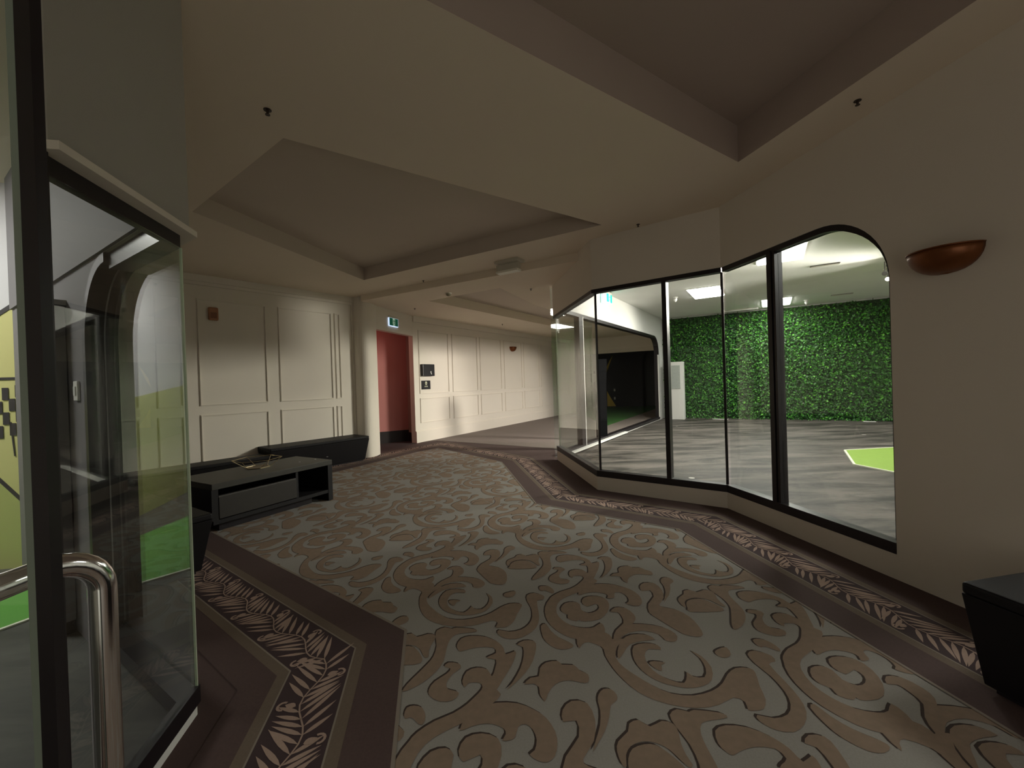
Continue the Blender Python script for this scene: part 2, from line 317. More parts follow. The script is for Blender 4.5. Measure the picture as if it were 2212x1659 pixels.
# scroll motifs, outlines in metres in one repeat of the pattern (traced on the floor plane)
SX, SY = 860.0, 1150.0
def FL(zx, zy):
    """outline sheet to floor metres"""
    x, y = SX + zx / 3.16 - 1106, SY + zy / 3.16 - 829.5
    c, s = math.cos(roll), math.sin(roll); a = x * c - y * s; b = x * s + y * c
    dz = 895 * math.sin(pitch) - b * math.cos(pitch); dy = 895 * math.cos(pitch) + b * math.sin(pitch); t = -1.4 / dz
    return Vector((a * t, dy * t))
MOTIFS = [
 [(160,420),(145,470),(150,520),(175,570),(220,605),(300,632),(420,645),(540,632),(640,603),(680,620),(665,650),(700,652),(745,645),(790,610),(812,560),(845,505),(832,487),(765,487),(700,512),(640,548),(560,578),(450,597),(350,590),(285,560),(235,520),(205,490),(195,450),(240,405),(300,370),(225,375)],
 [(240,388),(270,352),(330,318),(410,305),(520,312),(580,332),(592,358),(560,380),(515,377),(505,352),(440,335),(350,345),(285,370)],
 [(205,455),(230,420),(290,375),(360,352),(435,352),(465,372),(400,378),(320,392),(260,425)],
 [(40,412),(60,372),(130,342),(200,338),(245,352),(238,380),(205,392),(185,430),(165,440),(160,405),(110,385),(70,395)],
 [(455,395),(400,388),(330,400),(290,440),(278,480),(295,520),(345,550),(440,568),(530,560),(600,535),(645,485),(638,440),(605,420),(622,450),(612,490),(572,525),(520,522),(503,505),(487,522),(450,548),(400,540),(352,515),(335,480),(350,440),(395,412),(455,415)],
 [(345,470),(380,462),(430,468),(400,478),(385,500),(360,495)],
 [(1270,318),(1200,380),(1100,418),(1035,455),(1003,515),(1008,580),(1045,640),(1130,702),(1230,732),(1340,735),(1402,705),(1412,660),(1385,620),(1340,648),(1280,655),(1190,640),(1120,600),(1082,550),(1088,490),(1130,450),(1205,420),(1260,398),(1330,360),(1360,330),(1310,312)],
 [(1110,520),(1140,485),(1200,475),(1240,492),(1250,530),(1300,552),(1350,540),(1372,515),(1350,490),(1290,508),(1255,482),(1268,448),(1330,436),(1405,448),(1440,490),(1430,545),(1380,592),(1310,608),(1250,608),(1240,598),(1215,608),(1160,592),(1158,565),(1122,548)],
 [(880,430),(930,415),(995,435),(990,460),(948,470),(958,540),(962,600),(940,655),(880,702),(800,730),(720,722),(678,692),(690,668),(760,680),(840,665),(892,628),(915,580),(908,520),(880,470)],
 [(975,640),(1010,625),(1040,670),(1100,720),(1180,758),(1197,780),(1150,800),(1080,795),(1010,750),(983,700)],
 [(720,425),(745,412),(800,402),(795,432),(760,445),(728,442)],
 [(1650,370),(1680,345),(1750,350),(1800,395),(1812,450),(1782,495),(1810,512),(1900,530),(1990,578),(2050,640),(2082,700),(2040,715),(1960,700),(1935,690),(1850,640),(1770,590),(1715,550),(1708,490),(1745,440),(1720,398),(1665,402)],
 [(1450,545),(1480,515),(1550,518),(1608,560),(1620,600),(1582,640),(1525,685),(1490,745),(1473,720),(1488,670),(1538,622),(1528,580),(1500,548)],
 [(400,775),(430,728),(500,708),(600,715),(680,750),(720,792),(735,835),(800,812),(800,850),(770,920),(720,1000),(670,1080),(600,1150),(520,1215),(420,1260),(300,1300),(200,1370),(125,1455),(75,1560),(60,1680),(20,1680),(28,1540),(68,1440),(130,1368),(250,1290),(380,1235),(480,1168),(550,1100),(576,1060),(560,1032),(520,1026),(480,1032),(455,1060),(438,1020),(468,952),(540,925),(610,938),(640,985),(662,930),(668,872),(605,862),(625,845),(668,825),(650,790),(560,785),(480,800),(430,815),(408,802)],
 [(810,770),(860,740),(930,745),(942,790),(920,880),(870,960),(800,1030),(740,1080),(785,1020),(835,930),(856,850),(852,785)],
 [(315,920),(345,890),(415,898),(427,930),(372,970),(330,1030),(342,1072),(402,1088),(412,1112),(370,1150),(285,1157),(215,1120),(210,1075),(250,1020),(330,968),(358,932)],
 [(860,1040),(905,995),(960,985),(968,930),(1010,890),(1090,880),(1118,905),(1200,908),(1240,945),(1295,970),(1302,1020),(1262,1030),(1170,1012),(1100,1025),(1050,1062),(1020,1112),(1002,1157),(968,1110),(962,1060),(920,1035)],
 [(1368,1110),(1400,1073),(1452,1073),(1492,1110),(1492,1150),(1452,1185),(1442,1262),(1412,1360),(1372,1430),(1330,1502),(1350,1420),(1378,1320),(1380,1220),(1364,1160)],
 [(420,1355),(468,1260),(560,1195),(680,1165),(820,1170),(932,1215),(1012,1270),(1072,1360),(1088,1450),(1070,1530),(1020,1572),(950,1560),(898,1520),(932,1490),(946,1420),(920,1350),(870,1312),(820,1330),(800,1400),(762,1422),(712,1424),(735,1380),(718,1340),(640,1310),(560,1312),(490,1332)],
 [(1495,1500),(1503,1430),(1570,1362),(1578,1308),(1640,1283),(1720,1328),(1800,1290),(1880,1310),(1915,1370),(1930,1440),(1965,1520),(2012,1592),(1990,1608),(1935,1565),(1850,1485),(1760,1440),(1670,1430),(1592,1460),(1556,1520),(1560,1600),(1530,1590)],
 [(1572,1545),(1600,1480),(1680,1450),(1760,1455),(1850,1512),(1935,1585),(1985,1650),(1940,1700),(1600,1700),(1575,1620)],
 [(255,715),(265,672),(320,650),(370,660),(400,652),(520,662),(535,680),(450,690),(390,702),(350,742),(330,800),(310,880),(262,950),(180,1020),(100,1065),(30,1090),(60,1040),(130,970),(200,900),(240,850),(262,780)],
 [(40,1250),(60,1200),(110,1185),(165,1200),(187,1260),(170,1312),(140,1312),(110,1280),(80,1265),(52,1275)],
]
LA, LB = Vector((1.078, -0.638)), Vector((0.642, 1.018))
def smooth_poly(p, n=2):
    out = []; N = len(p)
    for i in range(N):
        p0, p1, p2, p3 = p[i - 1], p[i], p[(i + 1) % N], p[(i + 2) % N]
        for k in range(n):
            t = k / n; out.append(0.5 * ((2 * p1) + (p2 - p0) * t + (2 * p0 - 5 * p1 + 4 * p2 - p3) * t * t + (3 * p1 - p0 - 3 * p2 + p3) * t ** 3))
    return out
def inpoly(x, y, P):
    c = False; j = len(P) - 1
    for i in range(len(P)):
        if (P[i][1] > y) != (P[j][1] > y) and x < (P[j][0] - P[i][0]) * (y - P[i][1]) / (P[j][1] - P[i][1]) + P[i][0]: c = not c
        j = i
    return c
ms = [smooth_poly([FL(*q) for q in mo]) for mo in MOTIFS]
tris = [[tuple(t) for t in tessellate_polygon([[Vector((*q, 0)) for q in p]])] for p in ms]
for i in range(-9, 10):
    for j in range(-9, 10):
        sh = LA * i + LB * j
        for k, p in enumerate(ms):
            q = [v + sh for v in p]
            if not any(inpoly(v.x, v.y, PATH) for v in q[::3]): continue
            if max(v.y for v in q) > 9.6 or min(v.y for v in q) < -1.2: continue
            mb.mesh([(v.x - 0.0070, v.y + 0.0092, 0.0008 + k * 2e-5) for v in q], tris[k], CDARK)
            mb.mesh([(v.x, v.y, 0.0016 + k * 2e-5) for v in q], tris[k], CTAN)
floor_c = mb.obj('floor', weld=False, kind='structure')
mb = MB(); mb.flat([F1, (0.93, 8.38), (-1.88, 10.2), DR, BE, (2.0, 20.6), (9.5, 20.6), KE], 0.0042, GREYF)
mb.obj('floor', weld=False, kind='structure')
mb = MB(); mb.flat([F12, F23, F3e, (6.5, -0.6), (12.5, 9.8), KE, F1], 0.0048, CONC); mb.obj('floor', weld=False, kind='structure')
mb = MB(); mb.flat([L0, L2e, (-6.4, 3.0), (-6.4, -1.8), L1e], 0.0048, CONCL); mb.obj('floor', weld=False, kind='structure')
mb = MB(); mb.flat([PIL, DR, (-2.6, 11.0), (-4.8, 10.8), (-4.8, 8.6)], 0.0, DARKF); mb.obj('floor', weld=False, kind='structure')

# ------------------------------------------------------------------ ceilings
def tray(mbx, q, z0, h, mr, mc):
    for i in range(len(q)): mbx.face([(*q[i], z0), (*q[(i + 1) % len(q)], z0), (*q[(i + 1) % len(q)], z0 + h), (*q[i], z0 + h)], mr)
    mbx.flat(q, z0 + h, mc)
T1 = [(-2.388, 6.847), (1.078, 4.730), (-1.541, 2.904), (-3.054, 4.039)]
T2 = [(1.925, 3.431), (-1.6, 1.04), (-1.6, -1.4), (3.0, -1.4), (2.278, 1.99)]
mid1 = (0.975, 5.73)
near = [(-9, -1.9), (3.4, -1.9), (F3e[0] + .05, F3e[1]), (F23[0] + .03, F23[1]), (F12[0] + .03, F12[1]), mid1, (-2.85, 7.97), (-2.85, 9.6), (-9, 9.6)]
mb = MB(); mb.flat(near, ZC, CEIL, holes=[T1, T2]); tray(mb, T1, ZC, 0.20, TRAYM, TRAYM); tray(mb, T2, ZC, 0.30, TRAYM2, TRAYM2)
mb.face([(*mid1, ZL), (-2.85, 7.97, ZL), (-2.85, 7.97, ZC), (*mid1, ZC)], CEIL)
mb.obj('ceiling', weld=False, kind='structure')
T3 = [(-1.598, 8.18), (1.31, 12.65), (2.3, 11.9), (0.55, 9.0), (-0.157, 7.25)]
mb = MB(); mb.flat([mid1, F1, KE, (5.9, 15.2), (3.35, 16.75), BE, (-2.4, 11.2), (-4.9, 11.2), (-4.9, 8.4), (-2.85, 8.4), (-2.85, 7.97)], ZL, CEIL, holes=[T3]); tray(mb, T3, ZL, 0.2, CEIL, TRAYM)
mb.obj('ceiling', weld=False, kind='structure')
mb = MB(); mb.flat([BE, (5.9, 15.2), (9.6, 20.7), (1.9, 20.7)], 3.3, CEIL); mb.obj('ceiling', weld=False, kind='structure')
mb = MB(); mb.flat([(F12[0] + .05, F12[1]), (F23[0] + .05, F23[1] + .02), F3e, (6.5, -0.6), (12.5, 9.8), KE, F1], ZG, GCEIL); mb.obj('ceiling', weld=False, kind='structure')

# ------------------------------------------------------------------ walls
def moulding(mbx, P, t0, t1, z0, z1, m, w=0.022, d=0.014):
    P.plate(mbx, [(t0, z0), (t1, z0), (t1, z1), (t0, z1)], [[(t0 + w, z0 + w), (t1 - w, z0 + w), (t1 - w, z1 - w), (t0 + w, z1 - w)]], 0.0, d, m)
    P.plate(mbx, [(t0 + w * .35, z0 + w * .35), (t1 - w * .35, z0 + w * .35), (t1 - w * .35, z1 - w * .35), (t0 + w * .35, z1 - w * .35)], [[(t0 + w * .7, z0 + w * .7), (t1 - w * .7, z0 + w * .7), (t1 - w * .7, z1 - w * .7), (t0 + w * .7, z1 - w * .7)]], d, d + 0.007, m)
# wall A (long panelled wall on the left)
PA = Plane(Aw, A1, -1); LAw = PA.L
mb = MB(); PA.rect(mb, 0, LAw, 0, ZC, -0.12, 0.0, PAINT); wA = mb.obj('wall_left', kind='structure')
tA = lambda x, y: (V2((x, y)) - V2(Aw)).dot(Ad)
f_ = 1.094
def sA(x, y): return tA(x * f_, y * f_)
panels = [(sA(-4.284, 5.678), sA(-3.739, 6.349)), (sA(-3.63, 6.485), sA(-3.085, 7.157))]
pw = panels[0][1] - panels[0][0]; gap = panels[1][0] - panels[0][1]
cols = panels + [(panels[0][0] - gap - 0.30, panels[0][0] - gap)] + [(panels[0][0] - 2 * gap - 0.30 - (k + 1) * pw - k * gap, panels[0][0] - 2 * gap - 0.30 - k * pw - k * gap) for k in range(3)]
cols += [(panels[1][1] + 0.055, panels[1][1] + 0.165)]
for (a, b) in cols:
    if a < 0.05: continue
    for z0, z1 in ((1.18, 2.80), (0.33, 1.045)):
        mb = MB(); moulding(mb, PA, a, b, z0, z1, PAINT); mb.obj('panel_moulding', parent=wA)
mb = MB(); PA.rect(mb, 0, LAw, ZC - 0.10, ZC, 0, 0.05, PAINT); PA.rect(mb, 0, LAw, ZC - 0.15, ZC - 0.10, 0, 0.025, PAINT); mb.obj('trim_1', kind='structure')
mb = MB(); PA.rect(mb, LAw - .035, LAw, 0, ZC - .15, 0, 0.02, PAINT); mb.obj('trim_2', kind='structure')
mb = MB(); PA.rect(mb, 0, LAw, 0, 0.16, 0, 0.02, PAINT); mb.obj('baseboard_left', kind='structure')
# rounded return between wall A and the doorway
mb = MB(); ctl = [V2(A1), V2((-2.84, 7.985)), V2((-2.70, 8.10)), V2(PIL)]
rp = []
for k in range(17):
    t = k / 16; q = (1 - t) ** 3 * ctl[0] + 3 * (1 - t) ** 2 * t * ctl[1] + 3 * (1 - t) * t * t * ctl[2] + t ** 3 * ctl[3]; rp.append((q.x, q.y))
poly = rp + [(-2.86, 8.52), (-3.35, 8.45)]
mb.prism(poly, 0, ZC, PAINT); mb.obj('wall_pillar', kind='structure')
# wall with the doorway
PD = Plane(PIL, DR, -1); DL = PD.L
mb = MB(); PD.rect(mb, -0.02, DL + 0.02, 2.56, ZL + .1, -0.14, 0.0, PAINT); mb.obj('wall_doorway', kind='structure')
# passage behind the doorway
def wallseg(name, a, b, z0, z1, m, th=0.08, side=-1, kids=None):
    P = Plane(a, b, side); q = MB(); P.rect(q, 0, P.L, z0, z1, -th, 0, m); return q.obj(name, kind='structure'), P
w1, P1 = wallseg('wall_passage', (-4.6, 9.25), (-2.62, 10.35), 0, ZL, REDW)
q = MB(); P1.rect(q, 0, P1.L, 0, 0.28, 0, 0.012, SKIRT); q.obj('skirting', parent=w1)
w2, P2 = wallseg('wall_passage', (-2.62, 10.35), (-2.36, 9.97), 0, ZL, BRNW)
q = MB(); P2.rect(q, 0, P2.L, 0, 0.22, 0, 0.012, SKIRT); q.obj('skirting', parent=w2)
wallseg('wall_passage', (-4.6, 9.3), (-4.6, 8.5), 0, ZL, REDW, side=1)
wallseg('wall_passage', (-4.7, 8.56), (-3.2, 8.56), 0, ZL, REDW, side=1)
# wall B
PB = Plane(DR, BE, -1)
mb = MB(); PB.rect(mb, 0, PB.L, 0, ZL + .05, -0.14, 0, PAINT); wB = mb.obj('wall_back', kind='structure')
mb = MB(); PB.rect(mb, 0, PB.L, 0, 0.265, 0, 0.03, PAINT); PB.rect(mb, 0, PB.L, 0.265, 0.285, 0, 0.018, PAINT); mb.obj('baseboard_back', kind='structure')
tB = lambda x, y: (V2((x, y)) - V2(DR)).dot(PB.d)
# panel columns measured along the wall
import itertools
bx = [906.6, 973, 981, 1035, 1041, 1086.5, 1093, 1131, 1135, 1168, 1172, 1203]
def tpx(px):
    u = (px - 1106) / 895; t = (DR[0] - u * DR[1]) / (u * PB.d.y - PB.d.x); return t
for k in range(6):
    a, b = tpx(bx[2 * k] - 3), tpx(bx[2 * k + 1] - 3)
    if k == 0: a = 0.17
    for z0, z1 in ((1.17, 2.72), (0.46, 1.065)):
        mb = MB(); moulding(mb, PB, a, b, z0, z1, PAINT); mb.obj('panel_moulding', parent=wB)
mb = MB(); PB.rect(mb, 0, PB.L, ZL - 0.14, ZL, 0, 0.05, PAINT); mb.obj('trim_3', kind='structure')
# far header with an opening, dark room beyond
PH = Plane(BE, (5.9, 15.2), -1)
mb = MB(); PH.rect(mb, 0, PH.L + .3, 2.40, 3.4, -0.12, 0, PAINT); PH.rect(mb, -0.02, 0.25, 0, 2.4, -0.12, 0, PAINT); mb.obj('wall_header', kind='structure')
fw_, PF = wallseg('wall_far', (1.9, 20.75), (9.6, 19.6), 0, 3.4, DARKW, side=-1)
wallseg('wall_far', (2.0, 20.8), (2.30, 17.5), 0, 3.4, DARKW, side=1)

# ---- K: glazed partition between glass room and corridor
PK = Plane(F1, KE, -1); KL = PK.L   # n points away from glass room? fixed below
gc = Vector((6, 8)); 
if (gc - PK.A).dot(PK.n) < 0: PK.n = -PK.n
kt = lambda x, y: (V2((x, y)) - V2(F1)).dot(PK.d)
k_op = kt(4.78, 13.55)
op = [(0.34, 0.03), (k_op, 0.03)] + arc(k_op - 0.55, 2.70 - 0.55, 0.55, 0, 90, 10) + [(0.34, 2.70)]
mb = MB(); PK.plate(mb, [(0.34, 0), (KL + .1, 0), (KL + .1, ZG), (0.34, ZG), (0.34, 2.70)] + list(reversed(op[2:-1])) + [(k_op, 0.03), (0.34, 0.03)], [], -0.14, 0.0, GWALL)
wK = mb.obj('wall_partition', kind='structure')
wallseg('wall_partition', KE, (9.0, 20.2), 0, 3.4, PAINT, side=1)
win = empty('window_2', (F1[0], F1[1], 0), kind='structure')
kin = inset(op, 0.07); kin[0] = (0.34, 0.10); kin[-1] = (0.34, 2.63)
mb = MB(); ringstrip(mb, PK, op, kin, -0.13, 0.012, BLACKF); mb.obj('frame', parent=win)
mb = MB(); ti = kt(1.40, 8.28); PK.rect(mb, ti - .09, ti + .09, 0.03, 2.66, -0.10, 0.01, BLACKF); mb.obj('mullion', parent=win)
mb = MB(); PK.rect(mb, ti + .095, ti + .115, 0.03, 2.66, -0.05, 0.012, WHITEP); mb.obj('edge_strip', parent=win, label='white edge strip')
mb = MB(); PK.rect(mb, 0.34, kt(2.75, 10.42), 0.03, 0.06, 0.0, 0.09, WHITEP); PK.rect(mb, 0.34, kt(2.75, 10.42), 0.03, 0.06, -0.16, -0.12, WHITEP); mb.obj('sill', parent=win, label='white sill track')
mb = MB(); PK.plate(mb, [(0.02, 0.02), (0.34, 0.02), (0.34, 0.06), (ti - .09, 0.06), (ti - .09, 2.63), (0.34, 2.63), (0.34, ZG - .01), (0.02, ZG - .01)], [], -0.055, -0.045, GLASS); mb.obj('glass_pane', parent=win)
mb = MB(); PK.rect(mb, ti + .09, kt(1.78, 8.89), 0.06, 2.63, -0.055, -0.045, GLASS); mb.obj('glass_pane', parent=win)
mb = MB(); PK.rect(mb, k_op - 0.085, k_op - 0.07, 0.03, 2.12, -0.02, 0.02, WHITEP); mb.obj('jamb_strip', parent=win, label='white lit jamb strip')
# leaf wall
PLW = Plane(KE, (12.5, 9.8), 1)
if (gc - PLW.A).dot(PLW.n) < 0: PLW.n = -PLW.n
mb = MB(); PLW.rect(mb, -0.1, PLW.L, 0, ZG, -0.15, 0, GWALL); mb.obj('wall_hedge', kind='structure')
mb = MB(); PLW.rect(mb, 0.02, PLW.L - .02, 0.03, ZG - .04, 0, 0.03, LEAFB)
rg = random.Random(11)
N = 34000; nv = len(mb.v)
for _ in range(N):
    t = rg.uniform(0.05, PLW.L - .05); z = rg.uniform(0.02, ZG - .05)
    if rg.random() < 0.25: t = rg.gauss(t, .03)
    c = Vector(PLW.p(t, z, rg.uniform(0.03, 0.11)))
    L = rg.uniform(0.035, 0.085); W = L * rg.uniform(0.25, 0.45)
    d = Vector((rg.gauss(0, 1), rg.gauss(0, 1), rg.gauss(-.5, .8))).normalized(); nrm = (Vector((PLW.n.x, PLW.n.y, 0.5)) + Vector((rg.gauss(0, .5), rg.gauss(0, .5), rg.gauss(0, .5)))).normalized()
    d = (d - nrm * d.dot(nrm) * .8).normalized(); s_ = d.cross(nrm).normalized()
    k = len(mb.v)
    mb.v += [tuple(c), tuple(c + d * L * .5 + s_ * W + nrm * .008), tuple(c + d * L), tuple(c + d * L * .5 - s_ * W + nrm * .008)]
    mb.f += [(k, k + 1, k + 2), (k, k + 2, k + 3)]; mi = mb.mi(LEAF); mb.m += [mi, mi]
mb.obj('leaf_cladding', weld=False, kind='stuff', label='green artificial leaf cladding covering the far wall of the glass room', category='foliage')
# other glass room walls (out of view, close the room)
wallseg('wall_glass_room', (12.5, 9.8), (6.5, -0.6), 0, ZG, GWALL, side=-1)
wallseg('wall_glass_room', (6.5, -0.6), F3e, 0, ZG, GWALL, side=-1)

# ---- F: angled glazed wall on the right
def fplane(a, b):
    P = Plane(a, b, 1)
    if (Vector((-0.5, 3.5)) - P.A).dot(P.n) < 0: P.n = -P.n
    return P
PF1, PF2, PF3 = fplane(F1, F12), fplane(F12, F23), fplane(F23, F3e)
ZS, ZH = 0.17, 2.52; TH = 0.12
o1 = [(0.02, ZS), (PF1.L, ZS), (PF1.L, ZH), (0.02, ZH)]
mb = MB()
for P in (PF1, PF2): P.rect(mb, 0, P.L, 0, ZS, -TH, 0, PAINT); P.rect(mb, 0, P.L, ZH, ZG, -TH, 0, PAINT)
S1 = 1.614; R1 = 0.52
op3 = [(0, ZS), (S1, ZS)] + arc(S1 - R1, ZH - R1, R1, 0, 90, 14) + [(0, ZH)]
op4 = [(2.25, ZS), (5.2, ZS), (5.2, ZH)] + arc(2.25 + R1, ZH - R1, R1, 90, 180, 14)
outer = [(0, 0), (6, 0), (6, ZG), (0, ZG), (0, ZH)] + list(reversed(op3[2:-1])) + [(S1, ZS), (0, ZS)]
PF3.plate(mb, outer, [op4], -TH, 0, PAINT)
mb.obj('wall_right', kind='structure')
win = empty('window_1', (F12[0], F12[1], 0), kind='structure')
FD0, FD1 = -0.085, -0.012; fwd = 0.075
mb = MB()
for P in (PF1, PF2):
    P.rect(mb, 0, P.L, ZS, ZS + fwd, FD0, 0.004, BLACKF); P.rect(mb, 0, P.L, ZH - 0.045, ZH, FD0, 0.004, BLACKF)
i3 = inset(op3, 0.045)
outer3 = op3; inner3 = [(0, ZS + fwd)] + [(S1 - .045, ZS + fwd)] + [q for q in i3[2:-1]] + [(0, ZH - .045)]
# strip along bottom, right, arc, top
ring_o = op3; ring_i = inner3
vs = []; 
for q in ring_o: vs += [PF3.p(q[0], q[1], FD0), PF3.p(q[0], q[1], -0.055 if 0 < ring_o.index(q) < len(ring_o) - 1 else 0.0)]
PF3.rect(mb, 0, S1, ZS, ZS + fwd, FD0, 0.004, BLACKF)
ringstrip(mb, PF3, ring_o[1:], ring_i[1:], FD0, -0.055, BLACKF)
def tap(o, i):
    f = max(0.0, min(1.0, (o[1] - 2.02) / 0.42)); return (o[0] + (i[0] - o[0]) * f, o[1] + (i[1] - o[1]) * f)
sel = [k for k in range(1, len(ring_o)) if ring_o[k][1] > 1.99]
ringstrip(mb, PF3, [ring_o[k] for k in sel], [tap(ring_o[k], ring_i[k]) for k in sel], FD0, -0.012, BLACKF)
mb.obj('frame', parent=win)
mu = (V2((1.745, 4.686)) - V2(F12)).dot(PF2.d)
mb = MB(); PF2.rect(mb, mu - .025, mu + .025, ZS + .05, ZH - .03, -0.10, 0.0, BLACKF); mb.obj('mullion', parent=win)
m3 = (V2((2.336, 3.708)) - V2(F23)).dot(F3d)
mb = MB(); PF3.rect(mb, m3 - .042, m3 + .006, ZS + .05, ZH - .03, -0.10, 0.0, BLACKF); PF3.rect(mb, m3 + .012, m3 + .040, ZS + .05, ZH - .03, -0.09, -0.01, BLACKF); PF3.rect(mb, m3 + .006, m3 + .012, ZS + .05, ZH - .03, -0.06, -0.02, BLACKF); mb.obj('mullion', parent=win)
G0, G1 = -0.052, -0.042
mb = MB(); PF1.rect(mb, 0.03, PF1.L - .008, ZS + fwd, ZH - .045, G0, G1, GLASS); mb.obj('glass_pane', parent=win)
mb = MB(); PF2.rect(mb, 0.008, mu - .025, ZS + fwd, ZH - .045, G0, G1, GLASS); mb.obj('glass_pane', parent=win)
mb = MB(); PF2.rect(mb, mu + .025, PF2.L - .008, ZS + fwd, ZH - .045, G0, G1, GLASS); mb.obj('glass_pane', parent=win)
mb = MB(); PF3.rect(mb, 0.008, m3 - .042, ZS + fwd, ZH - .045, G0, G1, GLASS); mb.obj('glass_pane', parent=win)
gp = [(m3 + .04, ZS + fwd), (S1 - .03, ZS + fwd)] + [q for q in inset(op3, .03)[2:-1]] + [(m3 + .04, ZH - .045)]
mb = MB(); PF3.plate(mb, gp, [], G0, G1, GLASS); mb.obj('glass_pane', parent=win)
mb = MB()
for P, t in ((PF1, PF1.L - .006), (PF2, PF2.L - .006)):
    P.rect(mb, t - .008, t + .016, ZS + fwd, ZH - .045, G0 - .006, G1 + .006, BLACKF)
mb.obj('corner_joint', parent=win, label='thin black silicone joint')
mb = MB(); PF1.rect(mb, 0.018, 0.03, ZS + fwd, ZH - .045, G0, G1, EDGE); mb.obj('glass_edge', parent=win, label='pale green glass edge')
win = empty('window_3', PF3.p(2.21, 0), kind='structure')
i4 = inset(op4, 0.045)
mb = MB(); PF3.plate(mb, op4, [i4], FD0, -0.055, BLACKF); mb.obj('frame', parent=win)
mb = MB(); PF3.plate(mb, inset(op4, .03), [], G0, G1, GLASS); mb.obj('glass_pane', parent=win)

# ---- back of the hall
wallseg('wall_behind', (-6.5, -1.85), (3.5, -1.85), 0, ZC, PAINT, side=1)
wallseg('wall_side', (-7.0, 3.2), (Aw[0] - .1, Aw[1] - .1), 0, ZC, PAINT, side=1)

# unseen glowing door behind the viewer, added to brighten the hall
FILLG = mat('fill_light_pane', (0.8, 0.8, 0.8), 0.4, emis=(1.0, 0.92, 0.80), estr=FILL_E)
win = empty('fill_light_door', (1.2, -1.84, 0), kind='structure')
mb = MB(); mb.box((1.2, -1.83), (1, 0), (0, 1), 1.4, 0.01, 0.05, 2.4, FILLG); mb.obj('glass_pane', parent=win)
mb = MB(); mb.box((1.2, -1.82), (1, 0), (0, 1), 0.03, 0.02, 0.05, 2.4, BLACKF); mb.box((-0.23, -1.82), (1, 0), (0, 1), 0.03, 0.02, 0.0, 2.45, BLACKF); mb.box((2.63, -1.82), (1, 0), (0, 1), 0.03, 0.02, 0.0, 2.45, BLACKF); mb.obj('frame', parent=win)

# ---- L: glazed corner room on the left
PL1 = Plane(L0, L1e, 1)
if (Vector((2, 1)) - PL1.A).dot(PL1.n) < 0: PL1.n = -PL1.n
PL2 = Plane(L0, L2e, 1)
if (Vector((0, 6)) - PL2.A).dot(PL2.n) < 0: PL2.n = -PL2.n
tM = (V2((-1.276, 1.127)) - V2(L0)).dot(L1d)
mb = MB()
# bulkhead over both facets, drawn as one L in plan
def Lpt(o1, o2):  # corner where the two facets, pushed out by o, meet
    # solve L0 + n1*o1 + d1*a = L0 + n2*o2 + d2*b
    n1, n2, d1, d2 = PL1.n, PL2.n, PL1.d, PL2.d
    r = n2 * o2 - n1 * o1; det = d1.x * (-d2.y) - (-d2.x) * d1.y
    a = (r.x * (-d2.y) - (-d2.x) * r.y) / det; q = V2(L0) + n1 * o1 + d1 * a; return (q.x, q.y)
def l1(t, o): q = PL1.p(t, 0, o); return (q[0], q[1])
def l2(t, o): q = PL2.p(t, 0, o); return (q[0], q[1])
mb.prism([l1(tM, 0.03), Lpt(.03, .03), l2(3.0, 0.03), l2(3.0, -0.10), Lpt(-.03, -.10), l1(tM, -0.03)], 2.10, ZC, BULKP)
mb.obj('wall_bulkhead', kind='structure')
mb = MB(); mb.prism([l1(tM, 0.055), Lpt(.055, .055), l2(3.0, 0.055), l2(3.0, -0.0), Lpt(0, 0), l1(tM, 0.0)], 2.075, 2.10, PAINT); mb.obj('trim_4', kind='structure')
ow = 1.03; R2 = 0.42
opL = [(-0.0, 0.05), (ow, 0.05)] + arc(ow - R2, 2.10 - R2, R2, 0, 90, 12) + [(0, 2.10)]
mb = MB(); out2 = [(ow, 0), (3.0, 0), (3.0, 2.10), (ow - R2, 2.10)] + list(reversed(arc(ow - R2, 2.10 - R2, R2, 0, 90, 12)[:-1]))
PL2.plate(mb, out2, [], -0.10, 0.03, LWALL)
PL2.rect(mb, 0.06, 3.0, 2.102, ZC - .002, -0.115, -0.101, LWALL)
mb.obj('wall_left_room', kind='structure')
mb = MB(); mb.prism([l1(3.7, 0.0), Lpt(0, 0), l2(ow, 0.0), l2(ow, -0.05), Lpt(-.05, -.05), l1(3.7, -0.05)], 0, 0.052, WHITEP); mb.obj('baseboard_left_room', kind='structure')
win = empty('window_4', (L0[0], L0[1], 0), kind='structure')
mb = MB()
mb.prism([l1(tM, 0.012), Lpt(.012, .012), l2(ow, 0.012), l2(ow, -0.085), Lpt(-.03, -.085), l1(tM, -0.03)], 0.052, 0.125, BLACKF)
mb.prism([l1(tM, 0.0), Lpt(.0, .0), l2(ow - R2, 0.0), l2(ow - R2, -0.085), Lpt(-.03, -.085), l1(tM, -0.03)], 2.02, 2.098, BLACKF)
oo = [(ow, 0.10)] + arc(ow - R2, 2.10 - R2, R2, 0, 90, 12); ii = [(ow - .05, 0.10)] + arc(ow - R2, 2.10 - R2, R2 - .05, 0, 90, 12)
n_ = len(oo)
for (w0, w1_, a_, b_) in ((0, 1, -0.105, 0.03),):
    ringstrip(mb, PL2, oo, ii, a_, b_, BLACKF)
mb.obj('frame', parent=win)
